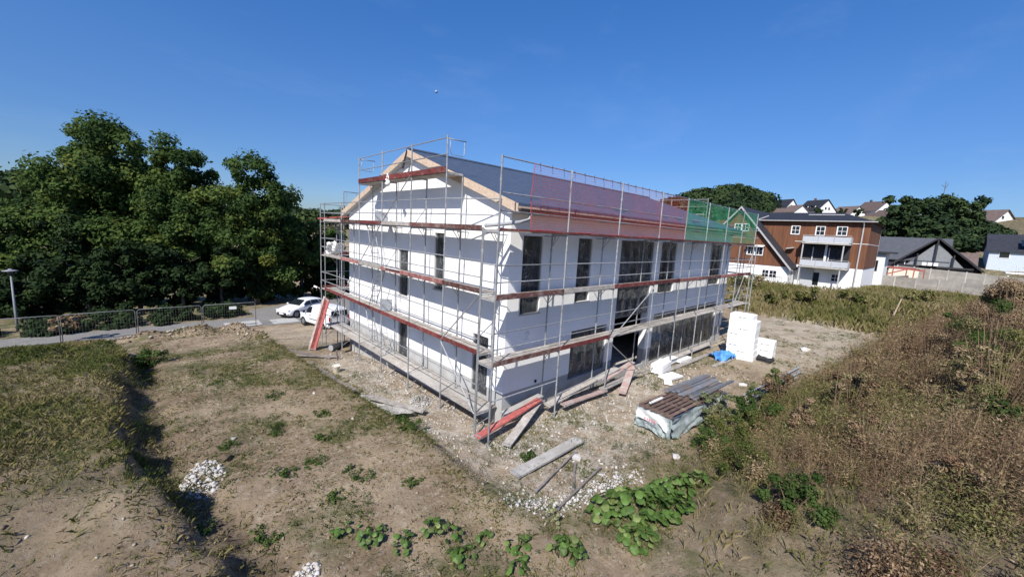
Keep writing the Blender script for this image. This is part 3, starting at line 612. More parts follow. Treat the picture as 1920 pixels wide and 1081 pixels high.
# bright red board and other boards by the corner
plank('bright red board tilted on the ground at the near corner of the scaffold', (-1.75, -.9, .3), (1.25, -.62, .62), .25, .05, salmon)
plank('grey board crossing under the bright red board at the near corner', (-1.1, -1.5, .08), (1.4, -.5, .5), .28, .05, greywood)
plank('pale board beside the bright red board along the wall foot', (-.4, -.45, .45), (1.6, -.35, .58), .25, .045, concrete)
plank('faded pink board lying flat before the big ground floor window', (2.1, -.98, .3), (4.75, -1.05, .24), .22, .05, dustypink)
plank('grey board resting on the pink board before the big window', (1.5, -.75, .35), (4.6, -.6, .62), .3, .05, greywood)
plank('long grey board rising towards the dark doorway', (3.0, -.6, .4), (6.4, -.5, .7), .3, .05, concrete)
plank('pinkish board lying across the dark doorway threshold', (5.0, -.75, .52), (7.8, -.45, .68), .26, .05, dustypink)
plank('faded red board sloping from the doorway down to the ground', (5.3, -1.5, .12), (7.5, -.62, .62), .3, .05, dustypink)
plank('brown board half under the boards at the doorway', (4.6, -.95, .28), (7.6, -.85, .34), .26, .05, greywood)
plank('grey plank lying on the ground below the large right window band', (9.2, -1.2, .06), (14.6, -1.35, .1), .25, .05, greywood)
plank('weathered plank on low blocks along the foot of the right window band', (10.5, -.75, .28), (16.8, -.7, .3), .3, .05, greywood)
plank('pale plank lying towards the white foam pack stack', (12.7, -2.35, .06), (15.6, -2.5, .07), .22, .04, greywood)
plank('large concrete grey plank lying alone on the ground in front of the corner', (-1.95, -2.75, .14), (.85, -2.72, .17), .34, .06, concrete)
for lab, a, c in (('long thin batten nearest the large grey plank', (-2.0, -3.55), (.35, -3.0)), ('short thin batten in the middle of three on the ground', (-1.2, -4.1), (-.15, -3.35)), ('thin dark batten over the white rubble strip', (-2.05, -4.3), (.2, -3.95))):
    plank(lab, (*a, G(*a)+.09), (*c, G(*c)+.1), .055, .04, darkwood, 'batten', 'thin battens on the ground', 'batten')
for k, (a, c) in enumerate((((-3.55, 9.3), (-3.35, 6.6)), ((-3.45, 7.2), (-3.25, 4.7)))):
    plank(('old grey beam lying along the excavation edge near the bucket', 'old grey beam lying along the excavation edge near the bent grey sheet')[k], (*a, G(*a)+.06), (*c, G(*c)+.1), .24, .09, darkwood, 'beam', 'beams along the excavation edge', 'beam')
plank('long grey board lying over the bent grey sheet', (-3.1, 3.75, .28), (-1.8, 2.05, .0), .26, .05, greywood)
plank('narrow dark board lying before the leaning red boards', (-3.6, 13.5, G(-3.6, 13.5)+.06), (-1.9, 11.2, G(-1.9, 11.2)+.05), .2, .05, darkwood)
plank('second narrow dark board lying before the leaning red boards', (-3.35, 12.9, G(-3.35, 12.9)+.1), (-1.6, 11.0, G(-1.6, 11)+.09), .16, .05, darkwood)
def crumple(name, label, cat, P, U, Vv, nu, nv, amp, m, seed, drape=None, pname='sheet'):
    """a folded sheet: grid from P along U,V with noise folds"""
    P, U, Vv = Vector(P), Vector(U), Vector(Vv); N = U.cross(Vv).normalized(); r = np.random.default_rng(seed); W = []; Fq = []
    for i in range(nu+1):
        for j in range(nv+1):
            s, t = i/nu, j/nv; h = amp*(float(vn(s*4, t*3, .5, seed))*1.0+.6*float(vn(s*9, t*7, .5, seed+1))-.5)+(drape(s, t) if drape else 0)
            p = P+U*(s+.05*(float(vn(t*5, s, .6, seed+3))-.5))+Vv*(t+.06*(float(vn(s*5, t, .6, seed+4))-.5))+N*h; W.append(p)
    for i in range(nu):
        for j in range(nv): k = i*(nv+1)+j; Fq.append((k, k+nv+1, k+nv+2, k+1))
    t_ = thing(name, label, cat, P); o = MB().add(W, Fq).build(pname, m, t_, smooth=True); md = o.modifiers.new('s', 'SOLIDIFY'); md.thickness = .008
    return t_
crumple('grey_sheet', 'bent grey sheet lying on the excavation edge beside the white sand heap', 'sheet', (-3.6, 4.3, .22), (1.0, .1, -.12), (.35, -1.3, -.08), 8, 8, .16, concrete, 4)
crumple('grey_sheet', 'flat grey slab of sheet sticking out under the long board', 'sheet', (-3.2, 3.0, .2), (.85, -.2, -.05), (.2, -.75, -.06), 6, 6, .08, concrete, 8)
crumple('blue_tarp', 'crumpled bright blue tarpaulin on the ground left of the white foam packs', 'tarpaulin', (14.0, -2.5, .1), (1.5, -.1, 0), (.15, 1.0, .0), 14, 12, .45, tarp_blue, 12)
crumple('plastic_sheet', 'crumpled white plastic sheet hanging at the left end of the middle deck', 'sheet', (-.95, 14.9, 4.5), (.9, -.2, .05), (-.05, -.35, .75), 10, 10, .35, foam, 15)
crumple('folded_mat', 'folded black mat on the ground in front of the small white foam stack', 'mat', (16.0, -4.15, .16), (.95, .1, .02), (.05, .75, .03), 8, 8, .1, blackm, 18)
MB().bb(16.02, 16.9, -4.1, -3.48, .0, .15).build('lower_fold', blackm, [o for o in COL.objects if o.name == 'folded_mat'][0], bevel=.03)
crumple('white_cloth', 'white cloth knotted to the topmost ridge platform edge', 'cloth', (-1.07, 6.72, 8.55), (0, -.2, -.12), (-.05, .05, -.42), 6, 8, .12, foam, 22)
MB().tube([(-1.1, 6.6, 8.2), (-1.12, 6.5, 8.1), (-1.1, 6.42, 8.16)], [.05, .11, .04], 8).build('knot', foam, [o for o in COL.objects if o.name == 'white_cloth'][0], smooth=True)
t = thing('red_beam', 'orange red beam sticking out of the left end of the top scaffold deck', 'beam', (-1.3, 15.0, 6.55)); board('timber', (-1.25, 15.05, 6.56), (.4, 14.6, 6.78), .09, .09, salmon, t); board('timber', (-1.25, 15.2, 6.56), (.4, 14.72, 6.76), .06, .07, salmon, t)
# bucket
bz = G(-2.5, 8.7); t = thing('bucket', 'pale plaster stained bucket standing on the bare soil before the gable', 'bucket', (-2.5, 8.7, bz)); n = 18; V = []; Fq = []
prof = [(.125, .0), (.135, .02), (.165, .30), (.175, .31), (.175, .33), (.155, .33), (.128, .05), (0.001, .05)]
def lathe(prof, c, n=18):
    V = [(c[0]+r*math.cos(2*math.pi*k/n), c[1]+r*math.sin(2*math.pi*k/n), c[2]+z) for r, z in prof for k in range(n)]
    return V, [(i*n+k, i*n+(k+1) % n, (i+1)*n+(k+1) % n, (i+1)*n+k) for i in range(len(prof)-1) for k in range(n)]
MB().add(*lathe(prof, (-2.5, 8.7, bz))).build('bucket_body', bucket_m, t, smooth=True)
MB().tube([(-2.5+.17*math.cos(a), 8.7+.17*math.sin(a), bz+.3-.12*math.sin(a/1.0)) for a in np.linspace(0, math.pi, 10)], .005, 5).build('handle', steel, t)
# white foam pieces by the scaffold
def foamblock(label, c, d, rz, name='foam_block', cat='foam block', group='white foam pieces by the scaffold'):
    t = thing(name, label, cat, (c[0], c[1], c[2]), rz, group); MB().box((0, 0, d[2]/2), d).build('block', foam, t, True, bevel=.008)
    board('edge_groove', PM[t] @ Vector((-d[0]/2+.02, -d[1]/2-.002, d[2]*.5)), PM[t] @ Vector((d[0]/2-.02, -d[1]/2-.002, d[2]*.5)), .004, .012, inkm, t); return t
foamblock('thick white foam block standing by the scaffold foot, largest of the loose pieces', (9.5, -1.05, .1), (1.3, .55, .42), .12)
foamblock('flat white foam sheet lying before the thick foam block', (9.1, -1.75, .05), (1.1, .6, .1), -.15)
foamblock('white foam sheet leaning low behind the thick foam block', (10.9, -.75, .1), (1.5, .4, .25), .05)
foamblock('small white foam offcut nearest the wrapped pallets', (8.3, -2.0, .04), (.5, .35, .08), .5)
foamblock('narrow white foam strip at the scaffold pole', (12.2, -1.0, .08), (1.2, .3, .14), -.05)
# stack of insulation packs with printed marks
def pack(label, c, d, rz, marks, group):
    t = thing('insulation_pack', label, 'foam pack', c, rz, group); MB().box((0, 0, d[2]/2), d).build('foam_boards', foam, t, True, bevel=.016)
    for (fy, fz, ln) in marks:
        x = -d[0]/2-.003; y0 = (fy-.5)*d[1]
        put('print', unit('cube', inkm), t, Matrix.Translation((x, y0, d[2]*fz)) @ Matrix.Diagonal((.004, .085, .085, 1)), True)
        for k in range(2): put('print', unit('cube', inkm), t, Matrix.Translation((x, y0-.09-ln/2-(.02*k), d[2]*fz+.02-.04*k)) @ Matrix.Diagonal((.004, ln, .022, 1)), True)
    return t
zz_ = G(15.8, -2.8)-.02; r = random.Random(3); nm = ['lowest', 'second lowest', 'third from the bottom', 'fourth from the bottom', 'fifth from the bottom', 'sixth from the bottom', 'second from the top', 'topmost']
for k in range(8):
    j = r.uniform(-.012, .012); pack(f'white foam insulation pack, {nm[k]} in the tall stack on the dirt track', (15.9+r.uniform(-.012, .012), -2.68+(.05 if k < 7 else .16)+j*.8 - (.04 if k < 2 else 0), zz_+k*.32), (1.0, 1.36 if k < 7 else 1.15, .319), .06+r.uniform(-.006, .006), [(.85-.3*(k % 2), .5, .22)] if k not in (3, 6) else [], 'tall stack of white foam packs')
for k in range(3): pack(f'white foam insulation pack, {("lowest", "middle", "top")[k]} of the low stack behind the tall one', (17.2, -3.45, zz_+k*.36), (.9, 1.0, .35), .05+.03*k, [(.6, .5, .3)], 'low stack of white foam packs')
# wrapped pallet of roof tiles with empty pallets and battens on top
PZ = G(5.5, -3.8)-.03; ang = math.atan2(-.12, 1)
t = thing('wrapped_pallet', 'long pallet load wrapped in grey green film with a torn white label sheet', 'pallet load', (3.45, -3.8, PZ), -.06)
b = MB(); NX, NZ = 30, 12
def skin(side):
    W = []; Fq = []; r = np.random.default_rng(side+3)
    for i in range(NX+1):
        for j in range(NZ+1):
            s, v = i/NX, j/NZ; fold = .11*(float(vn(s*6+side*9, v*3-s*4, .5, 40))-.5)+.06*(float(vn(s*14, v*5+s*7, .5, 41))-.5)
            hem = 0.16*float(vn(s*5+side*7, s*0, .5, 43))*(1-v) ; z = .02+hem+v*(.74-hem)
            if side == 0: p = (-fold-.05*(1-v)-.03, (s-.5)*1.3, z)
            elif side == 1: p = (s*4.2-.02, -.64-fold-.05*(1-v), z)
            else: p = (s*4.2-.02, .64+fold+.05*(1-v), z)
            W.append(p)
    for i in range(NX):
        for j in range(NZ): k = i*(NZ+1)+j; Fq.append((k, k+NZ+1, k+NZ+2, k+1))
    return W, Fq
for s in (0, 1, 2): MB().add(*skin(s)).build('wrapping_film', wrap_m, t, True, smooth=True)
MB().bb(0, 4.15, -.6, .6, .08, .74).build('tile_stack', roofm, t, True)
MB().bb(.05, 4.1, -.55, .55, .0, .07).build('pallet_base', slatwood, t, True)
W = []; Fq = []
for i in range(13):
    for j in range(7):
        s, v = i/12, j/6; f_ = .03*math.sin(s*9+v*5)+.05*(float(vn(s*6, v*4, .5, 51))-.5); lo = .36+.1*math.sin(s*3.1)+.05*math.sin(s*11)
        W.append((-.115-f_, .6-1.14*s, .77-(.77-lo)*(1-v)))
for i in range(12):
    for j in range(6): k = i*7+j; Fq.append((k, k+7, k+8, k+1))
MB().add(W, Fq).build('label_sheet', wrap_white, t, True, smooth=True)
cu = bpy.data.curves.new('lettering', 'FONT'); cu.body = 'RAMIC'; cu.size = .15; cu.extrude = .002; cu.materials.append(redink)
o = put('lettering', bpy.data.meshes.new_from_object(bpy.data.objects.new('lettering_text', cu)), t, Matrix.Identity(4), True); o.matrix_basis = Matrix.Translation((-.27, .22, .5)) @ Matrix.Rotation(-math.pi/2, 4, 'Z') @ Matrix.Rotation(math.pi/2, 4, 'X')
def pallet(label, c, rz, L, Wd, slats, mats, group):
    t = thing('pallet', label, 'pallet', c, rz, group)
    for k in range(3): put('bearer', unit('cube', slatwood), t, Matrix.Translation((-L/2+.06+(L-.12)*k/2, 0, .04)) @ Matrix.Diagonal((.1, Wd, .08, 1)), True)
    for k in range(slats):
        y = -Wd/2+.06+(Wd-.12)*k/(slats-1); put('slat', unit('cube', mats[k % len(mats)]), t, Matrix.Translation((random.uniform(-.01, .01), y, .091)) @ Matrix.Rotation(random.uniform(-.02, .02), 4, 'Z') @ Matrix.Diagonal((L, .115, .022, 1)), True)
    return t
for k in range(2): pallet(('brown slatted pallet at the near end of the wrapped load', 'brown slatted pallet farther along the wrapped load partly under the battens')[k], (4.4+1.95*k, -3.86-.11*k, PZ+.765), -.06+.01*k, 1.9, 1.2, 7, [slatwood], 'brown pallets on the wrapped load')
plank('pale new batten lying on the brown pallet', (3.75, -3.46, PZ+.89), (4.6, -3.5, PZ+.89), .08, .03, foam, 'batten', None, 'batten')
bt = ['first from the wall side', 'second from the wall side', 'third from the wall side', 'fourth from the wall side', 'fifth from the wall side', 'sixth from the wall side', 'seventh from the wall side', 'eighth from the wall side', 'farthest from the wall']
for k in range(9):
    y = -3.25-.135*k; a = random.uniform(-.03, .03)
    plank(f'blue grey batten on the wrapped load, {bt[k]}', (5.0+random.uniform(0, .5), y, PZ+.91+.03*(k % 2)), (8.1+random.uniform(-.5, .5), y+a*.6-.2, PZ+.90+.03*(k % 3)), .105, .05, bluebatten, 'batten', 'blue grey battens on the wrapped load', 'batten')
bt = ['nearest the weeds', 'second from the weeds', 'third from the weeds', 'nearest the wrapped load']
for k in range(4):
    a = random.uniform(-.06, .06)
    plank(f'grey batten lying in the ground pile by the right weeds, {bt[k]}', (8.6+.3*k, -5.15+.14*k+a, G(9, -5)+.08+.04*(k % 2)), (15.5+.35*k, -5.75+.13*k-a, G(15.5, -5.6)+.1+.05*(k % 2)), .07, .05, (darkwood, greypanel)[k % 2], 'batten', 'grey battens in the ground pile', 'batten')
plank('thin pale wooden stake standing in the dry bank before the far houses', (36.5, -7.6, G(36.5, -7.6)-.2), (36.9, -8.0, G(36.5, -7.6)+1.9), .06, .06, osb, 'stake', None, 'stake')
plank('short dark wooden stake standing in the soil before the low bench', (-1.75, 10.6, G(-1.75, 10.6)-.2), (-1.85, 10.55, G(-1.75, 10.6)+.55), .06, .06, darkwood, 'stake', None, 'stake')
t = thing('pipe_roll', 'dark corrugated pipe end lying under the left end of the low bench', 'pipe', (-.8, 13.2, -.8)); MB().tube([(-1.3, 13.0, -.62), (-.2, 13.5, -.66)], .2, 14).build('pipe_wall', blackm, t, smooth=True); MB().tube([(-1.32, 12.99, -.62), (-1.28, 13.01, -.62)], .17, 14).build('pipe_lining', pipe_m, t)

# ------------------------------------------------------------------ rubble (uncountable pieces)
def rocks(name, label_kind, P, S, m, seed, tint=None, flat=.7):
    r = np.random.default_rng(seed); n = len(P); base = np.array([(1, 0, 0), (-1, 0, 0), (0, 1, 0), (0, -1, 0), (0, 0, 1), (0, 0, -1)], float)
    f8 = np.array([(0, 2, 4), (2, 1, 4), (1, 3, 4), (3, 0, 4), (2, 0, 5), (1, 2, 5), (3, 1, 5), (0, 3, 5)])
    V = base[None]*r.uniform(.55, 1.3, (n, 6, 1))+r.normal(0, .18, (n, 6, 3)); V[:, :, 2] *= flat; a = r.uniform(0, 6.28, n); ca, sa = np.cos(a)[:, None], np.sin(a)[:, None]
    V = np.stack([V[:, :, 0]*ca-V[:, :, 1]*sa, V[:, :, 0]*sa+V[:, :, 1]*ca, V[:, :, 2]], -1)*S[:, None, None]+P[:, None]
    Fq = (f8[None]+6*np.arange(n)[:, None, None]).reshape(-1, 3); tn = None if tint is None else np.repeat(tint, 6)
    o = put(name, npmesh(name, m, V.reshape(-1, 3), Fq, tn)); o['kind'] = 'stuff'; return o
def heap(cx, cy, rx, ry, n, hmax, smin, smax, seed, m=stonem, name='rubble'):
    r = np.random.default_rng(seed); a = r.uniform(0, 6.28, n); q = np.sqrt(r.random(n)); x = cx+rx*q*np.cos(a); y = cy+ry*q*np.sin(a)
    z = H(x, y)+hmax*(1-q**1.5)*r.random(n); s = smin*(smax/smin)**(r.random(n)**2.2); return rocks(name, '', np.stack([x, y, z], -1), s, m, seed)
heap(-8.0, 1.4, .42, .75, 380, .1, .018, .10, 1); heap(-6.95, -2.65, .26, .22, 140, .08, .018, .09, 2)
heap(-1.25, 3.2, .42, .5, 700, .3, .012, .06, 3, name='gravel')
r = np.random.default_rng(5); n = 1100; s = r.random(n); x = np.interp(s, [0, .35, .7, 1], [-2.7, -1.9, -.6, .9])+r.normal(0, .12, n); y = np.interp(s, [0, .35, .7, 1], [-3.4, -4.15, -4.35, -4.6])+r.normal(0, .2, n)
rocks('rubble', '', np.stack([x, y, H(x, y)+.04*r.random(n)], -1), .014*(6.0**(r.random(n)**3)), stonem, 6)
n = 60000; x = r.uniform(-13, 24, n); y = r.uniform(-8, 22, n); keep = (r.random(n) < np.clip(.3+1.0*chalk(x, y), 0, 1)) & ~((x > -.1) & (y > -.05) & (y < 13.9)); x, y = x[keep], y[keep]; ck = chalk(x, y)
sz = .008*(8.5**(r.random(len(x))**2.8))*np.where(x > 8, 1.5, 1)
rocks('gravel', '', np.stack([x, y, H(x, y)+sz*.2], -1), sz, clodm, 7, np.clip(ck*1.0+r.normal(.3, .22, len(x)), 0, 1))
n = 3400; q = r.random(n) < .5; x = np.where(q, r.uniform(-1.6, 9.5, n), -.1-2.2*r.random(n)**1.4); y = np.where(q, -.1-2.4*r.random(n)**1.3, r.uniform(-.5, 12.5, n)); kp = vn(x, y, .8, 121)*.7+.4*r.random(n) > .45; x, y = x[kp], y[kp]
rocks('rubble', '', np.stack([x, y, H(x, y)+.01], -1), .011*(6.0**(r.random(len(x))**2.2)), stonem, 9)
n = 2600; x = r.uniform(-10.5, -2.8, n); y = r.uniform(14.5, 21.6, n); kp = (np.exp(-((y-20.3)/.8)**2)+np.exp(-(((x+3.9)/.9)**2+((y-17)/2.6)**2))) > r.random(n); x, y = x[kp], y[kp]
rocks('rubble', '', np.stack([x, y, H(x, y)+.05], -1), .035*(4.2**(r.random(len(x))**2.0)), clodm, 8, np.clip(r.normal(.4, .22, len(x)), 0, 1))
for k, (x, y, s, lab, m) in enumerate(((-7.55, 1.95, .2, 'tan flat stone beside the white rubble heap', clodm), (-.55, -2.55, .13, 'white stone by the far end of the large grey plank', stonem), (.15, -3.15, .2, 'white broken plaster lump among the thin battens', stonem), (-7.2, 3.0, .1, 'small white stone in the left soil strip', stonem), (2.6, -5.0, .16, 'round pale stone at the edge of the weeds', stonem), (11.2, -4.2, .22, 'pale stone lying right of the ground batten pile', stonem), (21.5, -4.6, .35, 'pale lump of rubble on the dirt track at the weeds', stonem), (-4.55, 5.0, .09, 'white stone pieces near the excavation edge', stonem))):
    bm = bmesh.new(); bmesh.ops.create_icosphere(bm, subdivisions=1, radius=s*.85)
    for v in bm.verts: v.co *= .6+.7*random.random(); v.co.z *= .55
    me = bpy.data.meshes.new('stone'); bm.to_mesh(me); bm.free(); me.materials.append(m); tag(put('stone', me, None, Matrix.Translation((x, y, G(x, y)+s*.2))), lab, 'stone', 'single stones on the site')

# ------------------------------------------------------------------ mobile fence, lamp, cars
FP = [(-19.0, 26.0), (-15.4, 27.0), (-12.9, 27.0), (-9.35, 28.2), (-5.85, 27.8), (-2.55, 27.1)]
FP = [(-19.0, 26.2), (-15.3, 26.45), (-12.75, 26.45), (-9.35, 26.6), (-5.85, 26.5), (-2.5, 26.4)]
fl = ['fence panel at the left picture edge', 'fence panel in front of the street lamp', 'fence panel behind the leafy grass bank', 'fence panel behind the rubble ridge', 'fence panel with a small white plate, nearest the cars']
for k in range(5):
    a, c = Vector((*FP[k], -2.1)), Vector((*FP[k+1], -2.1)); a = a.lerp(c, .015); c = a.lerp(c, .985); t = thing('fence_panel', 'grey wire mesh site '+fl[k], 'fence', a, 0, 'mobile site fence panels')
    up = Vector((0, 0, 1)); h = 1.95
    MB().tube([a, a+up*(h-.12), a+up*h+(c-a)*.03, c+up*h-(c-a)*.03, c+up*(h-.12), c], .024, 8).tube([a+up*.25, c+up*.25], .02, 6).build('frame', fence_m, t, smooth=True)
    b = MB(); n = int((c-a).length/.14)
    for i in range(1, n): p = a.lerp(c, i/n); b.tube([p+up*.25, p+up*h], .0025, 3, False)
    for i in range(1, 8): b.tube([a+up*(.25+.22*i), c+up*(.25+.22*i)], .0025, 3, False)
    b.build('wire_mesh', fence_m, t)
    put('foot', unit('cube', concrete), t, Matrix.Translation(a+up*.06) @ Matrix.Diagonal((.22, .7, .14, 1)))
    if k == 4: board('plate', a.lerp(c, .48)+up*1.62+Vector((0, -.04, 0)), a.lerp(c, .62)+up*1.62+Vector((0, -.04, 0)), .02, .22, frame_white, t)
LX, LY = -15.3, 32.2; lz = G(LX, LY)
t = thing('street_lamp', 'grey street lamp post with flat round hood before the dark trees', 'street lamp', (LX, LY, lz))
MB().tube([(LX, LY, lz-.2), (LX, LY, lz+1.2), (LX, LY, 1.7)], [.07, .07, .045], 12).build('post', lamp_m, t, smooth=True)
MB().add(*lathe([(.06, 1.7), (.13, 1.75), (.14, 1.95), (.12, 1.98)], (LX, LY, 0))).build('lantern', glass_dark, t, smooth=True)
MB().add(*lathe([(.02, 2.03), (.38, 2.0), (.39, 2.02), (.25, 2.06), (.1, 2.1), (.07, 2.16), (.001, 2.17)], (LX, LY, 0), 24)).build('hood', lamp_m, t, smooth=True)

def car(name, label, cat, loc, rz, st, glass, wheels, wr, extra):
    """st: stations (x, zb, zbelt, ztop, wb, wt); loft + wheels + glass strips"""
    t = thing(name, label, cat, loc, rz); V = []; Fq = []; n = len(st)
    def ring(s):
        x, zb, ze, zt, wb, wt = s; h = [(0, zb), (wb*.86, zb), (wb*.985, zb+.12), (wb, (zb+ze)/2), (wb*.965, ze), (wt, zt-.07), (wt*.86, zt), (0, zt+.015)]
        return [(x, y, z) for y, z in h]+[(x, -y, z) for y, z in h[-2:0:-1]]
    k = 14
    for s in st: V += ring(s)
    for i in range(n-1):
        for j in range(k): Fq.append((i*k+j, i*k+(j+1) % k, (i+1)*k+(j+1) % k, (i+1)*k+j))
    Fq += [tuple(range(k)), tuple(range((n-1)*k, n*k))]
    o = MB().add(V, Fq).build('body', carwhite, t, True, smooth=True); md = o.modifiers.new('s', 'SUBSURF'); md.levels = md.render_levels = 2
    xs = [s[0] for s in st]; ip = lambda x, c: float(np.interp(x, xs[::-1], [s[c] for s in st][::-1])) if xs[0] > xs[-1] else float(np.interp(x, xs, [s[c] for s in st]))
    def side(x, f, sgn, off=.012):      # point on the greenhouse flank, f 0 belt .. 1 roof edge
        return (x, sgn*(ip(x, 4)*.965*(1-f)+ip(x, 5)*f+off), ip(x, 2)*(1-f)+(ip(x, 3)-.07)*f)
    for nm, kind, pts in glass:
        for sgn in ((1, -1) if kind == 'side' else (0,)):
            b = MB()
            if kind == 'side': P = [side(x, f, sgn) for x, f in pts]
            else: P = pts
            b.add(P, [tuple(range(len(P)))]); g = b.build(nm, glass_dark, t, True); md = g.modifiers.new('s', 'SOLIDIFY'); md.thickness = .012
    for x in wheels:
        for sgn in (1, -1):
            wy = sgn*(ip(x, 4)-.09); wb_ = put('wheel', MB().tube([(0, -.1, 0), (0, -.085, 0), (0, .085, 0), (0, .1, 0)], [wr*.93, wr, wr, wr*.93], 24).mesh('tyre', rubber), t, Matrix.Translation((x, wy, wr)), True)
            put('rim', MB().tube([(0, sgn*.095, 0), (0, sgn*.108, 0)], [wr*.66, wr*.6], 20).mesh('rim', rimm), wb_, Matrix.Identity(4), True)
            for a in range(5): put('spoke_gap', unit('cube', rubber), wb_, Matrix.Rotation(a*1.2566, 4, 'Y') @ Matrix.Translation((wr*.4, sgn*.107, 0)) @ Matrix.Diagonal((wr*.3, .008, wr*.16, 1)), True)
            put('wheel_arch', MB().tube([(0, sgn*.03, 0), (0, sgn*.088, 0)], wr*1.16, 24).mesh('arch', trim_black), t, Matrix.Translation((x, wy, wr+.02)), True)
    for nm, m, c, d in extra:
        MB().box(c, d).build(nm, m, t, True, bevel=min(d)*.3)
    return t
hst = [(2.05, .38, .62, .66, .62, .5), (1.95, .22, .68, .74, .82, .66), (1.5, .2, .80, .88, .87, .72), (.95, .2, .90, .98, .88, .74), (.80, .2, .92, 1.02, .88, .72), (.1, .2, .95, 1.42, .88, .60), (-.4, .2, .96, 1.47, .88, .61), (-1.2, .2, .98, 1.44, .88, .60), (-1.75, .22, 1.0, 1.34, .86, .56), (-1.98, .26, .98, 1.06, .82, .62), (-2.08, .36, .82, .92, .72, .6)]
hgl = [('side_window', 'side', [(.62, .12), (-.28, .12), (-.28, .9), (.12, .88)]), ('side_window', 'side', [(-.34, .12), (-1.25, .14), (-1.1, .86), (-.34, .9)]), ('quarter_window', 'side', [(-1.3, .16), (-1.62, .4), (-1.5, .8), (-1.16, .86)]),
       ('windscreen', 'f', [(.86, .66, 1.02), (.86, -.66, 1.02), (.16, -.53, 1.40), (.16, .53, 1.40)]), ('rear_window', 'f', [(-1.74, .5, 1.35), (-1.74, -.5, 1.35), (-2.02, -.54, 1.08), (-2.02, .54, 1.08)])]
hex_ = [('grille', trim_black, (2.03, 0, .42), (.08, 1.05, .2)), ('bumper_intake', trim_black, (2.0, 0, .27), (.06, 1.2, .08)), ('headlight', lampgl, (1.86, .62, .70), (.3, .26, .11)), ('headlight', lampgl, (1.86, -.62, .70), (.3, .26, .11)), ('fog_light', trim_black, (1.95, .66, .4), (.1, .16, .1)), ('fog_light', trim_black, (1.95, -.66, .4), (.1, .16, .1)),
        ('wing_mirror', carwhite, (.62, .98, 1.0), (.12, .18, .12)), ('wing_mirror', carwhite, (.62, -.98, 1.0), (.12, .18, .12)), ('tail_light', tail_red, (-1.97, .66, .92), (.12, .26, .14)), ('tail_light', tail_red, (-1.97, -.66, .92), (.12, .26, .14)), ('number_plate', frame_white, (2.08, 0, .42), (.02, .5, .11)), ('sill_trim', trim_black, (0, .885, .24), (2.2, .02, .08)), ('sill_trim', trim_black, (0, -.885, .24), (2.2, .02, .08)), ('door_handle', carwhite, (-.12, .9, .86), (.16, .03, .03)), ('door_handle', carwhite, (-1.0, .9, .88), (.16, .03, .03))]
car('parked_car', 'white hatchback parked under the dark trees facing left', 'car', (1.5, 29.1, -2.06), math.radians(206), hst, hgl, (1.28, -1.28), .32, hex_)
vst = [(2.1, .4, .75, .80, .66, .5), (1.98, .24, .86, .92, .84, .66), (1.45, .22, 1.02, 1.10, .90, .74), (1.15, .22, 1.06, 1.2, .91, .74), (.62, .22, 1.1, 1.74, .91, .70), (.1, .22, 1.12, 1.83, .91, .72), (-1.0, .22, 1.12, 1.85, .91, .74), (-1.95, .22, 1.12, 1.82, .91, .74), (-2.12, .24, 1.1, 1.74, .89, .72), (-2.2, .32, 1.0, 1.5, .82, .7)]
vgl = [('side_window', 'side', [(1.02, .1), (.22, .1), (.22, .86), (.62, .84)]), ('windscreen', 'f', [(1.2, .68, 1.22), (1.2, -.68, 1.22), (.66, -.6, 1.72), (.66, .6, 1.72)]), ('rear_window', 'f', [(-2.17, .66, 1.6), (-2.17, .04, 1.6), (-2.22, .05, 1.2), (-2.22, .68, 1.2)]), ('rear_window', 'f', [(-2.17, -.04, 1.6), (-2.17, -.66, 1.6), (-2.22, -.68, 1.2), (-2.22, -.05, 1.2)])]
vex = [('grille', trim_black, (2.07, 0, .5), (.1, 1.1, .2)), ('bumper', trim_black, (2.05, 0, .34), (.16, 1.5, .12)), ('rear_bumper', trim_black, (-2.2, 0, .36), (.14, 1.6, .16)), ('side_strip', trim_black, (-.05, .915, .68), (1.1, .02, .06)), ('side_strip', trim_black, (-.05, -.915, .68), (1.1, .02, .06)), ('number_plate', frame_white, (-2.27, .1, .82), (.02, .5, .11)), ('tail_light', tail_red, (-2.17, .82, 1.0), (.1, .1, .34)), ('tail_light', tail_red, (-2.17, -.82, 1.0), (.1, .1, .34)), ('headlight', lampgl, (1.9, .66, .86), (.3, .24, .16)), ('headlight', lampgl, (1.9, -.66, .86), (.3, .24, .16)),
       ('wing_mirror', trim_black, (1.0, 1.02, 1.18), (.12, .2, .2)), ('wing_mirror', trim_black, (1.0, -1.02, 1.18), (.12, .2, .2)), ('door_handle', trim_black, (.3, .92, .98), (.18, .03, .04))]
car('delivery_van', 'small white delivery van parked behind the leaning red boards', 'van', (1.65, 23.75, -2.0), math.radians(104), vst, vgl, (1.35, -1.32), .31, vex)
# ------------------------------------------------------------------ brown timber clad house
bh = thing('clad_house', 'brown timber clad three storey house with white ground floor and dark roofs', 'house', (50, 0, 2))
HX = 50.0
MB().bb(HX, 61.5, -4.1, 12, 1.0, 4.46).build('ground_floor_wall', render_white, bh)
b = MB(); b.bb(HX-.06, 61.55, -4.16, 12, 4.46, 9.62); up_ = b.build('upper_wall', brownclad, bh)
MB().bb(HX-.085, 61.57, -4.185, 2.6, 7.18, 7.24).build('band_trim', frame_white, bh)
b = MB(); e = .45; P = [(HX-.5, -4.6, 9.66), (62, -4.6, 9.66), (62, 9.5, 9.66), (HX-.5, 9.5, 9.66), (55.8, -.8, 11.05), (55.8, 8.5, 11.05)]
b.add(P, [(0, 3, 5, 4), (1, 4, 5, 2), (0, 4, 1), (3, 2, 5), (0, 1, 2, 3)]); b.build('main_roof', dark_roof, bh)
MB().bb(HX-.6, HX-.48, -4.7, 6.9, 9.6, 9.7).build('gutter', zincm, bh)
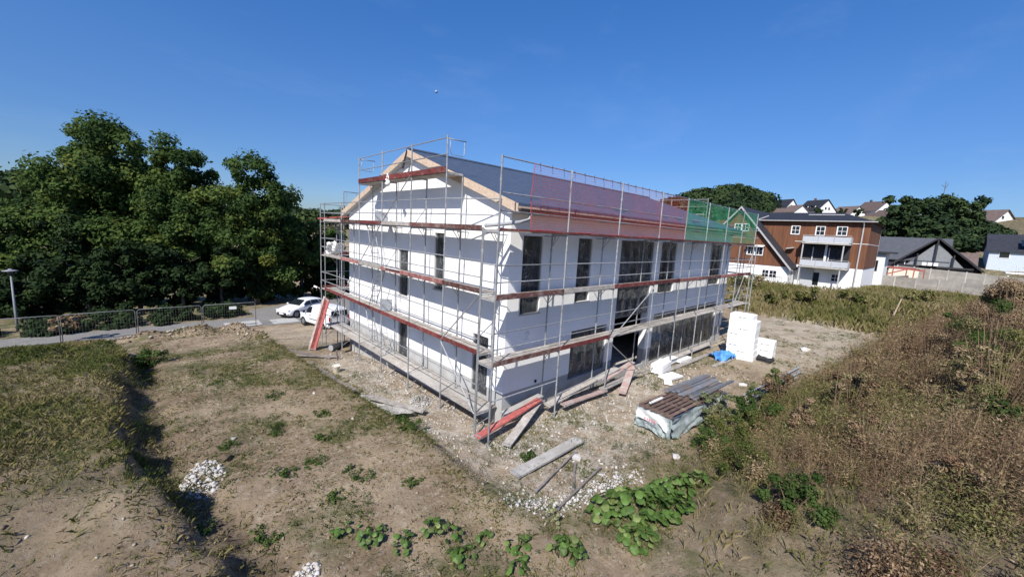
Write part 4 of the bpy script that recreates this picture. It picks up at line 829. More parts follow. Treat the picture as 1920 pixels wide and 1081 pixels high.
MB().tube([(HX-.55, 6.9, 9.68), (52.6, 6.5, 10.4)], .07, 6).build('verge_trim', zincm, bh)
MB().bb(54.0, 54.1, -1.2, 2.4, 10.62, 10.74).build('snow_guard', zincm, bh)
for x, y in ((HX-.13, -3.55), (61.7, -4.1)):
    MB().tube([(x-.35, y-.35 if x > 55 else y, 9.55), (x, y, 9.0), (x, y, 1.9)], .07, 8).build('drain_pipe', zincm, bh)
def win(par, x, y0, y1, z0, z1, sashes=1, fr=.07, face=-1):
    """window facing -X with white frame and cross bars"""
    f_ = MB(); f_.bb(x-.06, x+.02, y0, y1, z0, z0+fr+.05).bb(x-.06, x+.02, y0, y1, z1-fr, z1).bb(x-.06, x+.02, y0, y0+fr, z0+fr+.05, z1-fr).bb(x-.06, x+.02, y1-fr-.05, y1, z0+fr+.05, z1-fr)
    for k in range(1, sashes): yy = y0+(y1-y0)*k/sashes; f_.bb(x-.058, x+.02, yy-.07, yy+.07, z0+fr, z1-fr)
    w_ = f_.build('window', frame_white, par)
    for k in range(sashes):
        a = y0+(y1-y0)*k/sashes+.05; c = y0+(y1-y0)*(k+1)/sashes-.05; MB().bb(x-.03, x-.02, a, c, z0+.06, z1-.05).build('pane', glass_dark, w_)
        MB().bb(x-.05, x-.035, (a+c)/2-.022, (a+c)/2+.022, z0+.1, z1-.06).bb(x-.053, x-.033, a, c, (z0+z1)/2-.022, (z0+z1)/2+.022).build('glazing_bar', frame_white, w_)
    return w_
win(bh, HX-.08, 2.25, 3.17, 8.0, 9.07); win(bh, HX-.08, -.2, .73, 7.95, 9.07); win(bh, HX-.08, -2.22, -1.24, 8.0, 9.09)
win(bh, HX, -2.26, -1.37, 2.68, 3.63); MB().bb(HX-.03, HX+.02, -.3, .26, 2.1, 3.62).build('door', glass_dark, bh)
MB().bb(HX-.12, HX-.065, -2.75, 1.55, 4.62, 6.9).build('loggia_shade_panel', black_house, bh); MB().bb(HX-.2, HX-.125, -2.2, -1.0, 4.7, 6.5).build('glass_door', glass_dark, bh); MB().bb(HX-.22, HX-.13, -.95, -.88, 4.7, 6.6).bb(HX-.22, HX-.13, .6, .67, 4.7, 6.6).build('door_frame', frame_white, bh)  # flat black panel stands in for the shade of the recess behind the balcony
MB().bb(HX-.15, HX-.01, .3, 1.5, 1.8, 4.1).build('side_door_panel', balc_panel, bh)
def balcony(z, y0, y1, side='balcony'):
    t_ = MB().bb(HX-1.6, HX-.07, y0, y1, z, z+.16).build('balcony', concrete, bh)
    n = 3
    for k in range(n):
        a, c = y0+(y1-y0)*k/n+.03, y0+(y1-y0)*(k+1)/n-.03; MB().bb(HX-1.62, HX-1.58, a, c, z+.22, z+.86).build('balcony_panel', balc_panel, t_)
    for yy in (y0+.02, y1-.02): MB().bb(HX-1.55, HX-.12, yy-.02, yy+.02, z+.22, z+.86).build('side_panel', balc_panel, t_)
    b = MB(); b.tube([(HX-1.6, y0, z+1.0), (HX-1.6, y1, z+1.0)], .025, 6)
    for k in range(n+1): yy = y0+(y1-y0)*k/n; b.tube([(HX-1.6, yy, z), (HX-1.6, yy, z+1.0)], .025, 6)
    b.build('railing', zincm, t_)
balcony(6.98, -2.85, 1.55); balcony(4.22, -2.95, 1.5)
for yy in (-2.3, 1.45): MB().bb(HX-1.5, HX-1.38, yy-.06, yy+.06, 1.9, 6.97).build('balcony_post', zincm, bh)
MB().bb(HX-.35, HX-.2, -.72, -.5, 4.5, 6.95).build('balcony_post', frame_white, bh)
for z in (8.1, 6.0, 4.9): MB().bb(60.3, 60.5, -4.24, -4.162, z, z+.25).build('wall_vent', black_house, bh)
# gabled wing
WX = 47.0
wing = [(WX, 2.2, 1.0), (WX, 13.8, 1.0), (WX, 13.8, 4.1), (WX, 2.2, 4.1)]
MB().prism(wing, (14, 0, 0)).build('wing_wall', render_white, bh)
MB().prism([(WX-.05, 2.25, 4.1), (WX-.05, 13.75, 4.1), (WX-.05, 8, 10.9)], (14, 0, 0)).build('wing_gable', brownclad, bh)
for s in (-1, 1):
    MB().prism([(WX-.5, 8, 11.18), (WX-.5, 8+s*6.15, 3.9), (WX-.5, 8+s*6.0, 3.72), (WX-.5, 8, 10.9)], (14.5, 0, 0)).build('wing_roof', dark_roof, bh)
    MB().prism([(WX-.56, 8, 11.2), (WX-.56, 8+s*6.2, 3.86), (WX-.56, 8+s*6.1, 3.68), (WX-.56, 8, 10.95)], (.05, 0, 0)).build('verge_trim', zincm, bh)
win(bh, WX-.07, 6.95, 8.65, 8.1, 9.05, 2); win(bh, WX-.07, 5.05, 6.85, 5.22, 6.33, 2); win(bh, WX, 3.3, 4.95, 2.58, 3.58, 2); win(bh, WX-.07, 9.2, 11.0, 5.22, 6.33, 2)
MB().prism([(WX-.08, 4.95, 6.5), (WX-.7, 4.95, 6.3), (WX-.7, 4.95, 6.27), (WX-.08, 4.95, 6.44)], (0, 1.95, 0)).build('awning', frame_white, bh)
MB().prism([(49.3, 2.5, 6.35), (50.1, 2.5, 6.35), (50.1, 3.3, 6.2), (49.3, 3.3, 6.2)], (0, 0, .12)).build('roof_vent', zincm, bh)
MB().bb(50.5, 50.9, 2.3, 2.6, 5, 5.2).build('roof_vent', black_house, bh)
MB().tube([(WX-.4, 1.75, 3.75), (WX+.3, 1.95, 3.2), (WX+.3, 1.95, 1.8)], .06, 8).build('drain_pipe', zincm, bh)
# iron railing in front
t = thing('iron_railing', 'thin black iron railing before the white ground floor of the clad house', 'railing', (44.5, 8, 1.9)); b = MB()
for z in (2.15, 2.95): rod('rail', (44.5, 2.2, z), (44.5, 13.5, z), .025, trim_black, t)
for k in range(60): y = 2.2+11.3*k/59; rod('bar', (44.5, y, 1.8), (44.5, y, 3.0), .012, trim_black, t)
# white annex and small dark roof right of the clad house
t = thing('annex', 'narrow white annex with flat dark roof just right of the clad house', 'building', (66, -4.6, 2)); MB().bb(66, 72, -4.75, -3.3, 1.2, 6.3).build('wall', render_white, t); MB().bb(65.5, 72.5, -5.6, -3, 6.3, 6.55).build('roof', dark_roof, t); MB().bb(65.96, 66.02, -4.1, -3.6, 3.8, 5.3).build('window', glass_dark, t)
# concrete panel walls
def panelwall(label, a, c, n, ht, cap, grp):
    a, c = Vector(a), Vector(c); t = thing('panel_wall', label, 'wall', a)
    for k in range(n+1):
        p = a.lerp(c, k/n); board('post', p-Vector((0, 0, .4)), p+Vector((0, 0, ht+.08)), .16, .16, concrete, t, up=(1, 0, 0))
        if k < n:
            q = a.lerp(c, (k+1)/n); d = (q-p).normalized()
            for r_ in range(4): z = Vector((0, 0, ht*(r_+.5)/4)); board('panel', p+d*.085+z, q-d*.085+z, .06+.01*(r_ % 2), ht/4-.012, wallpanel, t)
    return t
panelwall('lower grey concrete panel wall standing in the dry grass', (67.6, -3.9, 1.3), (67.9, -16.5, 1.1), 6, 2.0, 0, None)
panelwall('upper grey concrete panel wall behind and above the lower one', (79.4, -5.5, 2.5), (82.5, -18.5, 1.9), 7, 2.0, 0, None)
t = thing('carport_frame', 'unfinished orange timber frame standing behind the lower panel wall', 'timber frame', (74, -6, 2.4))
for x, y in ((73.2, -4.4), (73.6, -6.8), (75.5, -8.6), (77, -7.5), (76.5, -5.2)): board('post', (x, y, 1.5), (x, y, 4.3), .13, .13, salmon, t, up=(1, 0, 0))
for a, c in (((73.2, -4.4, 4.35), (75.5, -8.6, 4.0)), ((76.5, -5.2, 4.3), (77, -7.5, 4.25)), ((73.6, -6.8, 4.2), (73.2, -4.4, 3.1)), ((73.2, -4.4, 4.3), (76.5, -5.2, 4.3)), ((75.5, -8.6, 4.0), (77, -7.5, 4.2))): board('beam', a, c, .12, .16, salmon, t)
t = thing('garden_shed', 'pale cream low shed wall seen through the timber frame', 'shed', (78.5, -6, 2.5)); MB().bb(78.2, 79.2, -8.0, -4.6, 2, 4.2).build('wall', bucket_m, t); MB().bb(78, 79.4, -8.2, -4.4, 4.2, 4.32).build('roof', greywood, t)

# ------------------------------------------------------------------ other houses; ridge along Y, gable facing -Y
def yhouse(label, x, y0, y1, wd, zb, ze, zr, wallm, roofm_, wins=(), gable_m=None, name='house', chimney=None, ov=.4, rz=0):
    t = thing(name, label, 'house', (x, y0, zb)); h = wd/2
    MB().bb(x-h, x+h, y0, y1, zb-2, ze).build('wall', wallm, t)
    MB().prism([(x-h, y0, ze), (x+h, y0, ze), (x, y0, zr-.15)], (0, y1-y0, 0)).build('gable', gable_m or wallm, t)
    sl = (zr-ze)/h
    for s in (-1, 1): rf = MB().prism([(x, y0-ov, zr), (x+s*(h+ov), y0-ov, ze-sl*ov), (x+s*(h+ov), y0-ov, ze-sl*ov-.15), (x, y0-ov, zr-.18)], (0, y1-y0+2*ov, 0)).build('roof', roofm_, t)
    if chimney: MB().bb(x-.3, x+.3, chimney, chimney+.6, zr-.6, zr+.7).build('chimney', brown_roof, rf)
    for kind, a, c, z0, z1 in wins:
        if kind == 'g': f_ = MB().bb(a, c, y0-.05, y0+.02, z0, z1).build('window', frame_white, t); MB().bb(a+.1, c-.1, y0-.07, y0-.045, z0+.1, z1-.1).build('pane', glass_dark, f_)
        elif kind == 'f': f_ = MB().bb(x-h-.05, x-h+.02, a, c, z0, z1).build('window', frame_white, t); MB().bb(x-h-.07, x-h-.045, a+.1, c-.1, z0+.1, z1-.1).build('pane', glass_dark, f_)
        else:
            xx = x-h*.55; f_ = MB().bb(xx-.9, xx+.5, a, c, z0, z1).build('dormer', frame_white, t); MB().bb(xx-.92, xx-.89, a+.15, c-.15, z0+.15, z1-.15).build('pane', glass_dark, f_); MB().bb(xx-1.2, xx+.7, a-.2, c+.2, z1, z1+.15).build('dormer_roof', roofm_, f_)
    if rz: t.matrix_basis = Matrix.Translation((x, y0, zb)) @ Matrix.Rotation(rz, 4, 'Z')
    return t
bkh = yhouse('black timber bungalow with broad grey roof and open gable truss', 100.5, -10.8, -1.2, 15.5, 3.2, 5.6, 9.6, black_house, mat('grey_felt_roof', (.075, .08, .092), .8, .15, 2, rnd=0), [('f', -5.8, -4.4, 4.0, 5.2)])
# front gable truss of the bungalow
gb = thing('gable_porch', 'open black gable truss with pale infill in front of the black bungalow', 'porch', (96, -13, 4)); b = MB()
yc = -9.4
MB().prism([(92.4, yc-3.6, 4.4), (92.4, yc+3.6, 4.4), (92.4, yc, 8.7)], (.3, 0, 0)).build('infill', mat('grey_boarding', (.22, .23, .24), .9, .1, 3, rnd=0), gb)
for s in (-1, 1): board('rafter', (92.0, yc, 9.4), (92.0, yc+s*5.6, 4.2), .36, .24, black_house, gb); MB().prism([(91.8, yc, 9.6), (91.8, yc+s*5.9, 4.15), (91.8, yc+s*5.9, 4.0), (91.8, yc, 9.4)], (8.5, 0, 0)).build('porch_roof', dark_roof, gb)
board('tie_beam', (92.0, yc-4.6, 4.4), (92.0, yc+4.6, 4.4), .3, .3, black_house, gb); board('king_post', (92.0, yc, 4.4), (92.0, yc, 9.3), .2, .2, black_house, gb, up=(1, 0, 0))
board('strut', (92.0, yc-2.2, 4.4), (92.0, yc-2.2, 6.6), .18, .18, black_house, gb, up=(1, 0, 0)); board('strut', (92.0, yc+2.2, 4.4), (92.0, yc+2.2, 6.6), .18, .18, black_house, gb, up=(1, 0, 0))
for k, yy in enumerate((-9.9, -9.2, -8.5)): tag(MB().bb(91.2, 91.8, yy, yy+.55, 4.6, 5.15).build('parasol', frame_white), ('left', 'middle', 'right')[2-k]+'most of the three folded white cushions on the bungalow terrace', 'cushion', 'white cushions on the terrace')
yhouse('low brown tiled roof between the gable truss and the blue grey house', 100, -14.2, -11.4, 9, 2.6, 4.4, 7.2, render_white, brown_roof)
t = thing('white_pavilion', 'low white flat canopy roof behind the upper panel wall', 'canopy', (89, -19, 3)); MB().bb(87, 90, -22.5, -17.0, 4.3, 4.5).build('roof', render_white, t)
for y in (-22.2, -17.3): board('post', (87.3, y, 2), (87.3, y, 4.3), .12, .12, frame_white, t, up=(1, 0, 0))
# blue grey house at the right edge: eave along Y facing us
t = yhouse('blue grey rendered house with dark roof and solar panels at the right edge', 107.5, -34, -15.8, 12, 2.8, 8.0, 11.0, render_blue, dark_roof, [('f', -18.2, -16.9, 6.6, 7.9), ('f', -23, -21.5, 6.6, 7.9)])
board('solar_panel', (102.6, -22.5, 9.35), (102.6, -19.2, 9.35), 2.6, .08, glass_dark, t, up=(-.45, 0, 1))
t = yhouse('brown tiled low house between the dark trees and the blue grey house', 127, -30, -15.5, 13, 4, 7.4, 10.9, render_white, brown_roof, [('f', -20, -18.5, 5.2, 6.6)])
MB().bb(150, 152, -35, -27.0, 11, 15.2).build('wall', frame_white, thing('white_building', 'plain white flat topped building at the far right above the brown roof', 'building', (151, -29, 12)))
yhouse('white gabled house on the hill right of the dark tree clump', 168, -21.2, -13, 9, 13, 17.0, 20.2, render_white, brown_roof, [('g', 166.2, 167.2, 17.4, 18.4), ('g', 168.6, 169.6, 15.2, 16.4), ('g', 166.2, 167.2, 15.2, 16.4)], chimney=-15, rz=-.52)
yhouse('narrow white gabled house at the right end of the wooded dome', 176, 31.2, 40, 4.6, 18, 22.4, 25.0, render_white, dark_roof, [('g', 175.2, 176, 22, 22.8)], rz=-.52)
yhouse('brown roofed house below the narrow white gable', 172.5, 27.2, 37.5, 7, 16, 19.9, 22.4, render_white, brown_roof, rz=-.52)
yhouse('dark roofed white gabled hill house with dormer windows', 182, 21.3, 29.2, 9.5, 17, 21.0, 25.2, render_white, dark_roof, [('d', 23, 25, 21.8, 22.8), ('d', 26, 28, 21.8, 22.8), ('g', 181, 182, 21.2, 22.3), ('g', 182.6, 183.6, 21.2, 22.3)], chimney=26, rz=-.52)
yhouse('grey roofed hill house in the middle of the row', 189, 12.8, 20.0, 9, 17, 20.0, 23.3, render_white, brown_roof, [('f', 14, 15.2, 18.2, 19.4)], rz=-.52)
yhouse('brown roofed white gabled house, rightmost in the hill row', 196, 6.0, 13.2, 9, 18, 22.0, 25.6, render_white, brown_roof, [('g', 195, 196, 21.6, 22.8), ('f', 9, 10.2, 20, 21.2)], chimney=11, rz=-.52)
yhouse('wide low brown roofed house below the hill row', 190, 1.5, 12.0, 11, 15, 18.4, 22.0, render_white, brown_roof, [('f', 4, 5.2, 16.5, 17.7)], rz=-.52)
yhouse('brown roofed house half hidden behind the dark tree clump', 194, -6, 2.4, 10, 18, 21, 24.6, render_white, brown_roof, rz=-.52)
t = thing('white_house', 'white house glimpsed between the dark trees left of the scaffold', 'house', (14, 62, -6)); MB().bb(13, 19, 61, 66, -8, -.3).build('wall', render_white, t); MB().prism([(12.7, 60.7, -.3), (19.3, 60.7, -.3), (16, 60.7, 2.4)], (0, 6, 0)).build('roof', brown_roof, t)
t = thing('bare_twig', 'thin bare treetop twig on the hill above the dark tree clump', 'twig', (150, -9, 18)); rod('pole', (150, -8.5, 14), (150, -8.5, 26.2), .06, bark, t); rod('side_twig', (150, -9.0, 25.6), (150, -8.4, 23.8), .05, bark, t); rod('side_twig', (150, -7.8, 25.4), (150, -8.5, 24.6), .05, bark, t)  # bare treetop twig, simplified to a thin pole with two side shoots
# faint day moon, lit by the sun
bm = bmesh.new(); bmesh.ops.create_uvsphere(bm, u_segments=24, v_segments=12, radius=4.5); me = bpy.data.meshes.new('moon'); bm.to_mesh(me); bm.free(); me.materials.append(mat('pale_moon', (.26, .36, .52), 1, .3, .1, rnd=0, spec=0))
mp_ = CAM+(rgt*((818-960)/737.3)+dwn*((172-540.5)/737.3)+fwd).normalized()*1400
tag(put('moon', me, None, Matrix.Translation(mp_)), 'pale day moon hanging in the blue sky above the roof ridge', 'moon')
# ------------------------------------------------------------------ foliage
def leaves(P, N, S, r, elong=1.7):
    """diamond leaf quads at P facing about N"""
    n = len(P); N = N/np.linalg.norm(N, axis=1)[:, None]; a = r.normal(size=(n, 3)); T = a-N*(a*N).sum(1)[:, None]; T /= np.linalg.norm(T, axis=1)[:, None]; B = np.cross(N, T)
    S = S[:, None]; V = np.stack([P-T*S*elong*.5, P+B*S*.5+N*S*.12, P+T*S*elong*.5, P-B*S*.5+N*S*.12], 1).reshape(-1, 3)
    return V, np.arange(4*n).reshape(n, 4)
def crown(seed, R, Hh, nclump, nleaf, ls, low=-.95, sparse=1., irr=.35):
    """clump centres fill an uneven ellipsoid; leaves sit in shells round each clump"""
    r = np.random.default_rng(seed); C_ = []
    while len(C_) < nclump:
        d = r.normal(size=3); d /= (np.abs(d)**2.7).sum()**(1/2.7); q = .84*r.random()**.45
        az = math.atan2(d[1], d[0]); k = 1+irr*(math.sin(az*2+seed)+.6*math.sin(az*3+seed*2.1+d[2]*3))*.5
        if d[2]*q < low: continue
        C_.append((d[0]*R*q*k, d[1]*R*q*k, d[2]*Hh*q*(1+.07*math.sin(az*2+seed*1.3))))
    C_ = np.array(C_); cr = r.uniform(.14, .29, nclump)*R; ct = np.clip(r.normal(.45, .17, nclump), .05, .95)
    i = r.integers(0, nclump, nleaf); d = r.normal(size=(nleaf, 3)); d /= np.linalg.norm(d, axis=1)[:, None]; q = r.random(nleaf)**.4*(1+.12*r.normal(size=nleaf))
    P = C_[i]+d*(cr[i]*q)[:, None]*np.array([1.05, 1.05, .85]); Nn = d+r.normal(0, .55, (nleaf, 3))+np.array([0, 0, .55])
    S = ls*r.uniform(.55, 1.35, nleaf); V, F_ = leaves(P, Nn, S, r)
    t = np.clip(ct[i]+r.normal(0, .12, nleaf), 0, 1); return V, F_, np.repeat(t, 4)
def trunk(b, h, rad, seed, spread, nb=7):
    r = random.Random(seed); pts = [(0, 0, -.5)]; x = y = 0
    for k in range(1, 7): x += r.uniform(-.12, .12)*h*.06; y += r.uniform(-.12, .12)*h*.06; pts.append((x, y, h*k/6))
    b.tube(pts, [rad*(1.25-.19*k) for k in range(7)], 9)
    for k in range(nb):
        i = r.randint(2, 5); p = Vector(pts[i]); a = r.uniform(0, 6.28); l = spread*r.uniform(.5, .9)
        q = p+Vector((math.cos(a)*l*.5, math.sin(a)*l*.5, l*.42)); e = p+Vector((math.cos(a)*l, math.sin(a)*l, l*.7)); b.tube([p, q, e], [rad*.42, rad*.28, rad*.09], 6)
def tree(name, label, cat, x, y, R, top, seed, nleaf, ls, low=-.9, nclump=70, group=None, m=None, base=None, zc=.5, share=None):
    z0 = gz(x, y) if base is None else base; h = top-z0; t = thing(name, label, cat, (x, y, z0), 0, group)
    Hh = h*(1-zc)*1.0; c = z0+h*zc
    if share: me = share
    else:
        V, F_, tn = crown(seed, R, Hh, nclump, nleaf, ls, low); me = npmesh('crown', m or leafT, V, F_, tn)
    put('crown', me, t, Matrix.Translation((x, y, c)))
    b = MB(); trunk(b, h*.72, max(.06, R*.055), seed, R*.8); put('trunk', b.mesh('trunk', bark, True), t, Matrix.Translation((x, y, z0)))
    return t, me
TG_ = 'tall broadleaf trees left of the building'
tree('broadleaf_tree', 'tallest dark broadleaf tree with rounded top at the left', 'tree', -11.1, 46.5, 5.7, 15.9, 3, 90000, .21, nclump=190, group=TG_)
tree('broadleaf_tree', 'broadleaf tree with yellow green tinge, second from the right of the tall row', 'tree', -6.0, 40.2, 3.9, 14.3, 5, 60000, .19, nclump=170, group=TG_)
tree('broadleaf_tree', 'looser tree with sky showing through, rightmost of the tall row', 'tree', -.7, 36.0, 4.1, 13.4, 8, 30000, .19, nclump=130, group=TG_)
tree('broadleaf_tree', 'low dark tree at the left picture edge behind the lamp', 'tree', -18.6, 49.5, 4.4, 7.2, 9, 30000, .24, nclump=80, group=TG_)
tree('broadleaf_tree', 'dark tree standing in the gap behind the two left tall trees', 'tree', -9.0, 50, 5.5, 11.5, 12, 36000, .24, nclump=90, group=TG_)
tree('broadleaf_tree', 'dark tree between the parked hatchback and the left scaffold', 'tree', 4.2, 39.5, 3.4, 7.0, 15, 20000, .24, nclump=75, group=TG_)
tree('broadleaf_tree', 'dark low tree right behind the parked hatchback', 'tree', 1.0, 39.5, 3.6, 6.6, 17, 20000, .24, nclump=75, group=TG_)
tree('broadleaf_tree', 'small tree seen through the left end of the scaffold', 'tree', 8.5, 42, 3.4, 6.0, 18, 12000, .3, nclump=46, group=TG_)
ul = [(-15.5, 38.5, 2.6, 2.2, 'behind the lamp post'), (-12.2, 37.0, 2.6, 3.6, 'right of the lamp post'), (-9.2, 36.5, 2.7, 4.4, 'under the tallest tree'), (-6.4, 36.2, 2.5, 4.0, 'with bright green leaves in the middle'), (-3.6, 36.0, 2.6, 4.6, 'left of the parked hatchback'), (-19.5, 40.5, 3.2, 3.4, 'at the far left edge'), (-1.2, 37.2, 2.4, 3.8, 'right behind the hatchback bonnet'), (6.5, 38.0, 2.4, 3.0, 'behind the white van'), (-13.8, 43.5, 3.4, 7.0, 'tall one under the big crown'), (-4.2, 40.5, 3.0, 7.2, 'tall one below the yellow green tree'), (10.5, 46, 3.2, 2.6, 'below the glimpsed white house')]
for k, (x, y, R, top, l) in enumerate(ul):
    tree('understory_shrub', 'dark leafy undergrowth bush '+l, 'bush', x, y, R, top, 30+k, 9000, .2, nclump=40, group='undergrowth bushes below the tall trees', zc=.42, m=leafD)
# hedge strip between road and trees
hl = ['left of the lamp', 'right of the lamp', 'behind the third fence panel', 'behind the fourth fence panel', 'behind the last fence panel', 'at the left edge']
for k, x in enumerate((-17.5, -13.6, -10.6, -7.4, -4.4, -20.5)):
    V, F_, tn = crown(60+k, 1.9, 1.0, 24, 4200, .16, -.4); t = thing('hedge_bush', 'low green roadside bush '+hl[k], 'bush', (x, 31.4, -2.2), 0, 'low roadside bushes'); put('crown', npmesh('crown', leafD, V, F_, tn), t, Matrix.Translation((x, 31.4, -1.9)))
V, F_, tn = crown(70, .8, 1.3, 14, 2600, .11, -.9); t = thing('brown_shrub', 'brownish shrub growing through the mobile fence', 'bush', (-12.4, 27.6, -2.1)); put('crown', npmesh('crown', dryweed, V, F_, tn), t, Matrix.Translation((-12.4, 27.4, -1.0)))
# right hand clump below the hill houses
cl = [(121, -3.6, 5.0, 21.0, 'small round topped dark tree at the left of the hill clump'), (129, -10.5, 5.6, 22.0, 'largest dark tree of the hill clump'), (122, -6.5, 5.6, 15.5, 'dark tree in the middle of the hill clump'), (134, -16, 5.5, 14.2, 'lower dark tree at the right of the hill clump'), (117, -9.5, 5.5, 13.0, 'lower dark tree in front of the hill clump'), (116, -2.2, 3.2, 9.5, 'yellowish green low tree beside the clad house'), (124, -14, 5.0, 13.0, 'dense dark tree behind the black bungalow ridge'), (142, -12, 5, 16.5, 'dark tree far behind the hill clump'), (128, -20, 4.0, 10.4, 'low dark tree above the brown low house')]
for k, (x, y, R, top, l) in enumerate(cl): tree('hill_tree', l, 'tree', x, y, R, top, 80+k, 14000, .5, nclump=80, group='dark trees below the hill houses', m=leafF, zc=.45)
hs = [(186, 30.5, 'left of the dormer house'), (187, 17.2, 'behind the grey roofed house'), (200, 3.2, 'right of the last hill row house'), (178, 23.2, 'below the dormer house'), (183, 12, 'in the garden before the hill row'), (172, -27, 'at the far right skyline')]
for k, (x, y, l) in enumerate(hs): tree('garden_tree', 'small dark garden tree '+l, 'tree', x, y, 1.5, gz(x, y)+(3.4 if k < 3 else 2.8), 100+k, 2600, .3, nclump=24, group='small trees between the hill houses', m=leafF)
# far woods read as one mass
def wood(P, R, seed, ls, per):
    r = np.random.default_rng(seed); n = len(P); i = np.repeat(np.arange(n), per); d = r.normal(size=(n*per, 3)); d /= np.linalg.norm(d, axis=1)[:, None]; d[:, 2] = np.abs(d[:, 2])*1.25-.25
    Q = P[i]+d*(R[i]*r.uniform(.75, 1.05, n*per))[:, None]; V, F_ = leaves(Q, d+r.normal(0, .5, Q.shape), ls*r.uniform(.6, 1.3, len(Q)), r, 1.3); ct = np.clip(r.normal(.5, .2, n), .05, .95)
    return npmesh('woodland', leafF, V, F_, np.repeat(np.clip(ct[i]+r.normal(0, .1, n*per), 0, 1), 4))
r = np.random.default_rng(90); n = 330; x = 124+r.normal(0, 1, n)*15; y = r.uniform(27, 95, n); x = np.clip(x, 104, 160); k = y+9.43 > .262*(x+8.7); x, y = x[k], y[k]; n = len(x); z = H(x, y); hgt = np.interp(y, [27, 32, 40, 60, 95], [4.4, 6.5, 7.0, 6.5, 4])
tag(put('woodland', wood(np.stack([x, y, z+hgt*.62], -1), r.uniform(3.0, 4.6, n)*np.interp(y, [27, 32], [.75, 1]), 91, .7, 300)), kind='stuff')
n = 420; x = r.uniform(-150, 150, n); y = r.uniform(225, 300, n); z = H(x, y)
tag(put('woodland', wood(np.stack([x, y, z+5], -1), r.uniform(5, 8, n), 92, 2.2, 60)), kind='stuff')

# ------------------------------------------------------------------ grass and weeds
def blades(x, y, h, wd, r, lean=.5, tint=None, name='grass', m=None, base=None):
    n = len(x); z = H(x, y)-.01 if base is None else base; a = r.uniform(0, 6.28, n); b_ = r.uniform(0, 6.28, n); l = h*lean*r.random(n)
    dx, dy = np.cos(a)*wd/2, np.sin(a)*wd/2; ex, ey = np.cos(b_)*l, np.sin(b_)*l
    V = np.stack([np.stack([x-dx, y-dy, z], -1), np.stack([x+dx, y+dy, z], -1), np.stack([x+ex*.4+dx*.7, y+ey*.4+dy*.7, z+h*.6], -1), np.stack([x+ex, y+ey, z+h*(1-.15*lean)], -1)], 1).reshape(-1, 3)
    k = 4*np.arange(n)[:, None]; F_ = np.concatenate([k+np.array([[0, 1, 2]]), k+np.array([[0, 2, 3]])]); o = put(name, npmesh(name, m or grassm, V, F_, np.repeat(tint, 4))); o['kind'] = 'stuff'; return o
def clumped(n, box, dens, r, per=9, sig=.06):
    """clump centres accepted by density, several blades each"""
    x = r.uniform(box[0], box[1], n); y = r.uniform(box[2], box[3], n); k = r.random(n) < dens(x, y); x, y = x[k], y[k]
    i = np.repeat(np.arange(len(x)), per); return x[i]+r.normal(0, sig, len(i)), y[i]+r.normal(0, sig, len(i)), i
r = np.random.default_rng(200)
pn = lambda x, y: vn(x, y, 2.2, 60)
# left bank: taller olive grass, thinning out towards the camera
x, y, i = clumped(30000, (-18, -8.0, -2, 25.5), lambda x, y: (1-ss(-.35, .02, x-bank_x(y)))*np.interp(y, [-1, 1.5, 4, 6], [.03, .12, .8, 1])*(.35+.8*pn(x, y)), r, 9, .05)
blades(x, y, .04+.17*r.random(len(x))*(.6+.8*pn(x, y)), .006+.007*r.random(len(x))+.0006*np.clip(y, 0, 20), r, 1.0, np.clip(.26+.62*vn(x, y, 1.5, 61)-.2*(x < -11.8)+r.normal(0, .12, len(x)), 0, 1))
x, y, i = clumped(5200, (-11, -7.2, -4, 15), lambda x, y: np.exp(-((x-bank_x(y)-.1)/.45)**2)*(.35+.9*(vn(x, y, .8, 95) > .5)), r, 8, .05)
blades(x, y, .04+.16*r.random(len(x)), .005+.006*r.random(len(x)), r, 1.1, np.clip(.15+.7*vn(x, y, .7, 96)+r.normal(0, .14, len(x)), 0, 1))
# sparse tufts on the bare plateau
x, y, i = clumped(9000, (-9.2, -2.6, -6.5, 21), lambda x, y: ss(.5, .72, vn(x, y, 1.5, 31))*.85+.05, r, 7, .045)
blades(x, y, .03+.10*r.random(len(x)), .008+.008*r.random(len(x)), r, 1.2, np.clip(.18+.55*vn(x, y, .9, 63)+r.normal(0, .14, len(x)), 0, 1))
# tufts between the building and the weeds, and on the dirt track
x, y, i = clumped(9500, (-4, 34, -6.4, -.8), lambda x, y: ss(.45, .62, vn(x, y, 1.2, 33))*np.interp(x, [-4, -1, 12, 20, 34], [.2, .8, .5, .35, .3]), r, 8, .06)
blades(x, y, .03+.1*r.random(len(x)), .01+.01*r.random(len(x)), r, 1.2, np.clip(.15+.5*vn(x, y, .8, 64)+r.normal(0, .12, len(x)), 0, 1))
# dry bank before the far houses
x, y, i = clumped(15000, (31.5, 66, -22, 13), lambda x, y: ss(32, 34.5, x+.8*(vn(x, y*1.0, 2, 66)-.5)+.35*np.clip(-6-y, 0, 6))*(1-ss(43, 46, x)*(y > -3.6)), r, 6, .16)
blades(x, y, .3+.55*r.random(len(x))*(.4+vn(x, y, 3, 67)), .05+.03*r.random(len(x)), r, .7, np.clip(.40+.45*vn(x, y, 2.5, 68)+r.normal(0, .14, len(x)), 0, 1))
# plateau edge and excavation foot stubble
x, y, i = clumped(2500, (-5, -2.4, -4, 16), lambda x, y: np.exp(-((x-edge_x(y))/.35)**2)*.8, r, 6, .05)
blades(x, y, .04+.12*r.random(len(x)), .01+.006*r.random(len(x)), r, 1.3, np.clip(r.normal(.6, .2, len(x)), 0, 1))

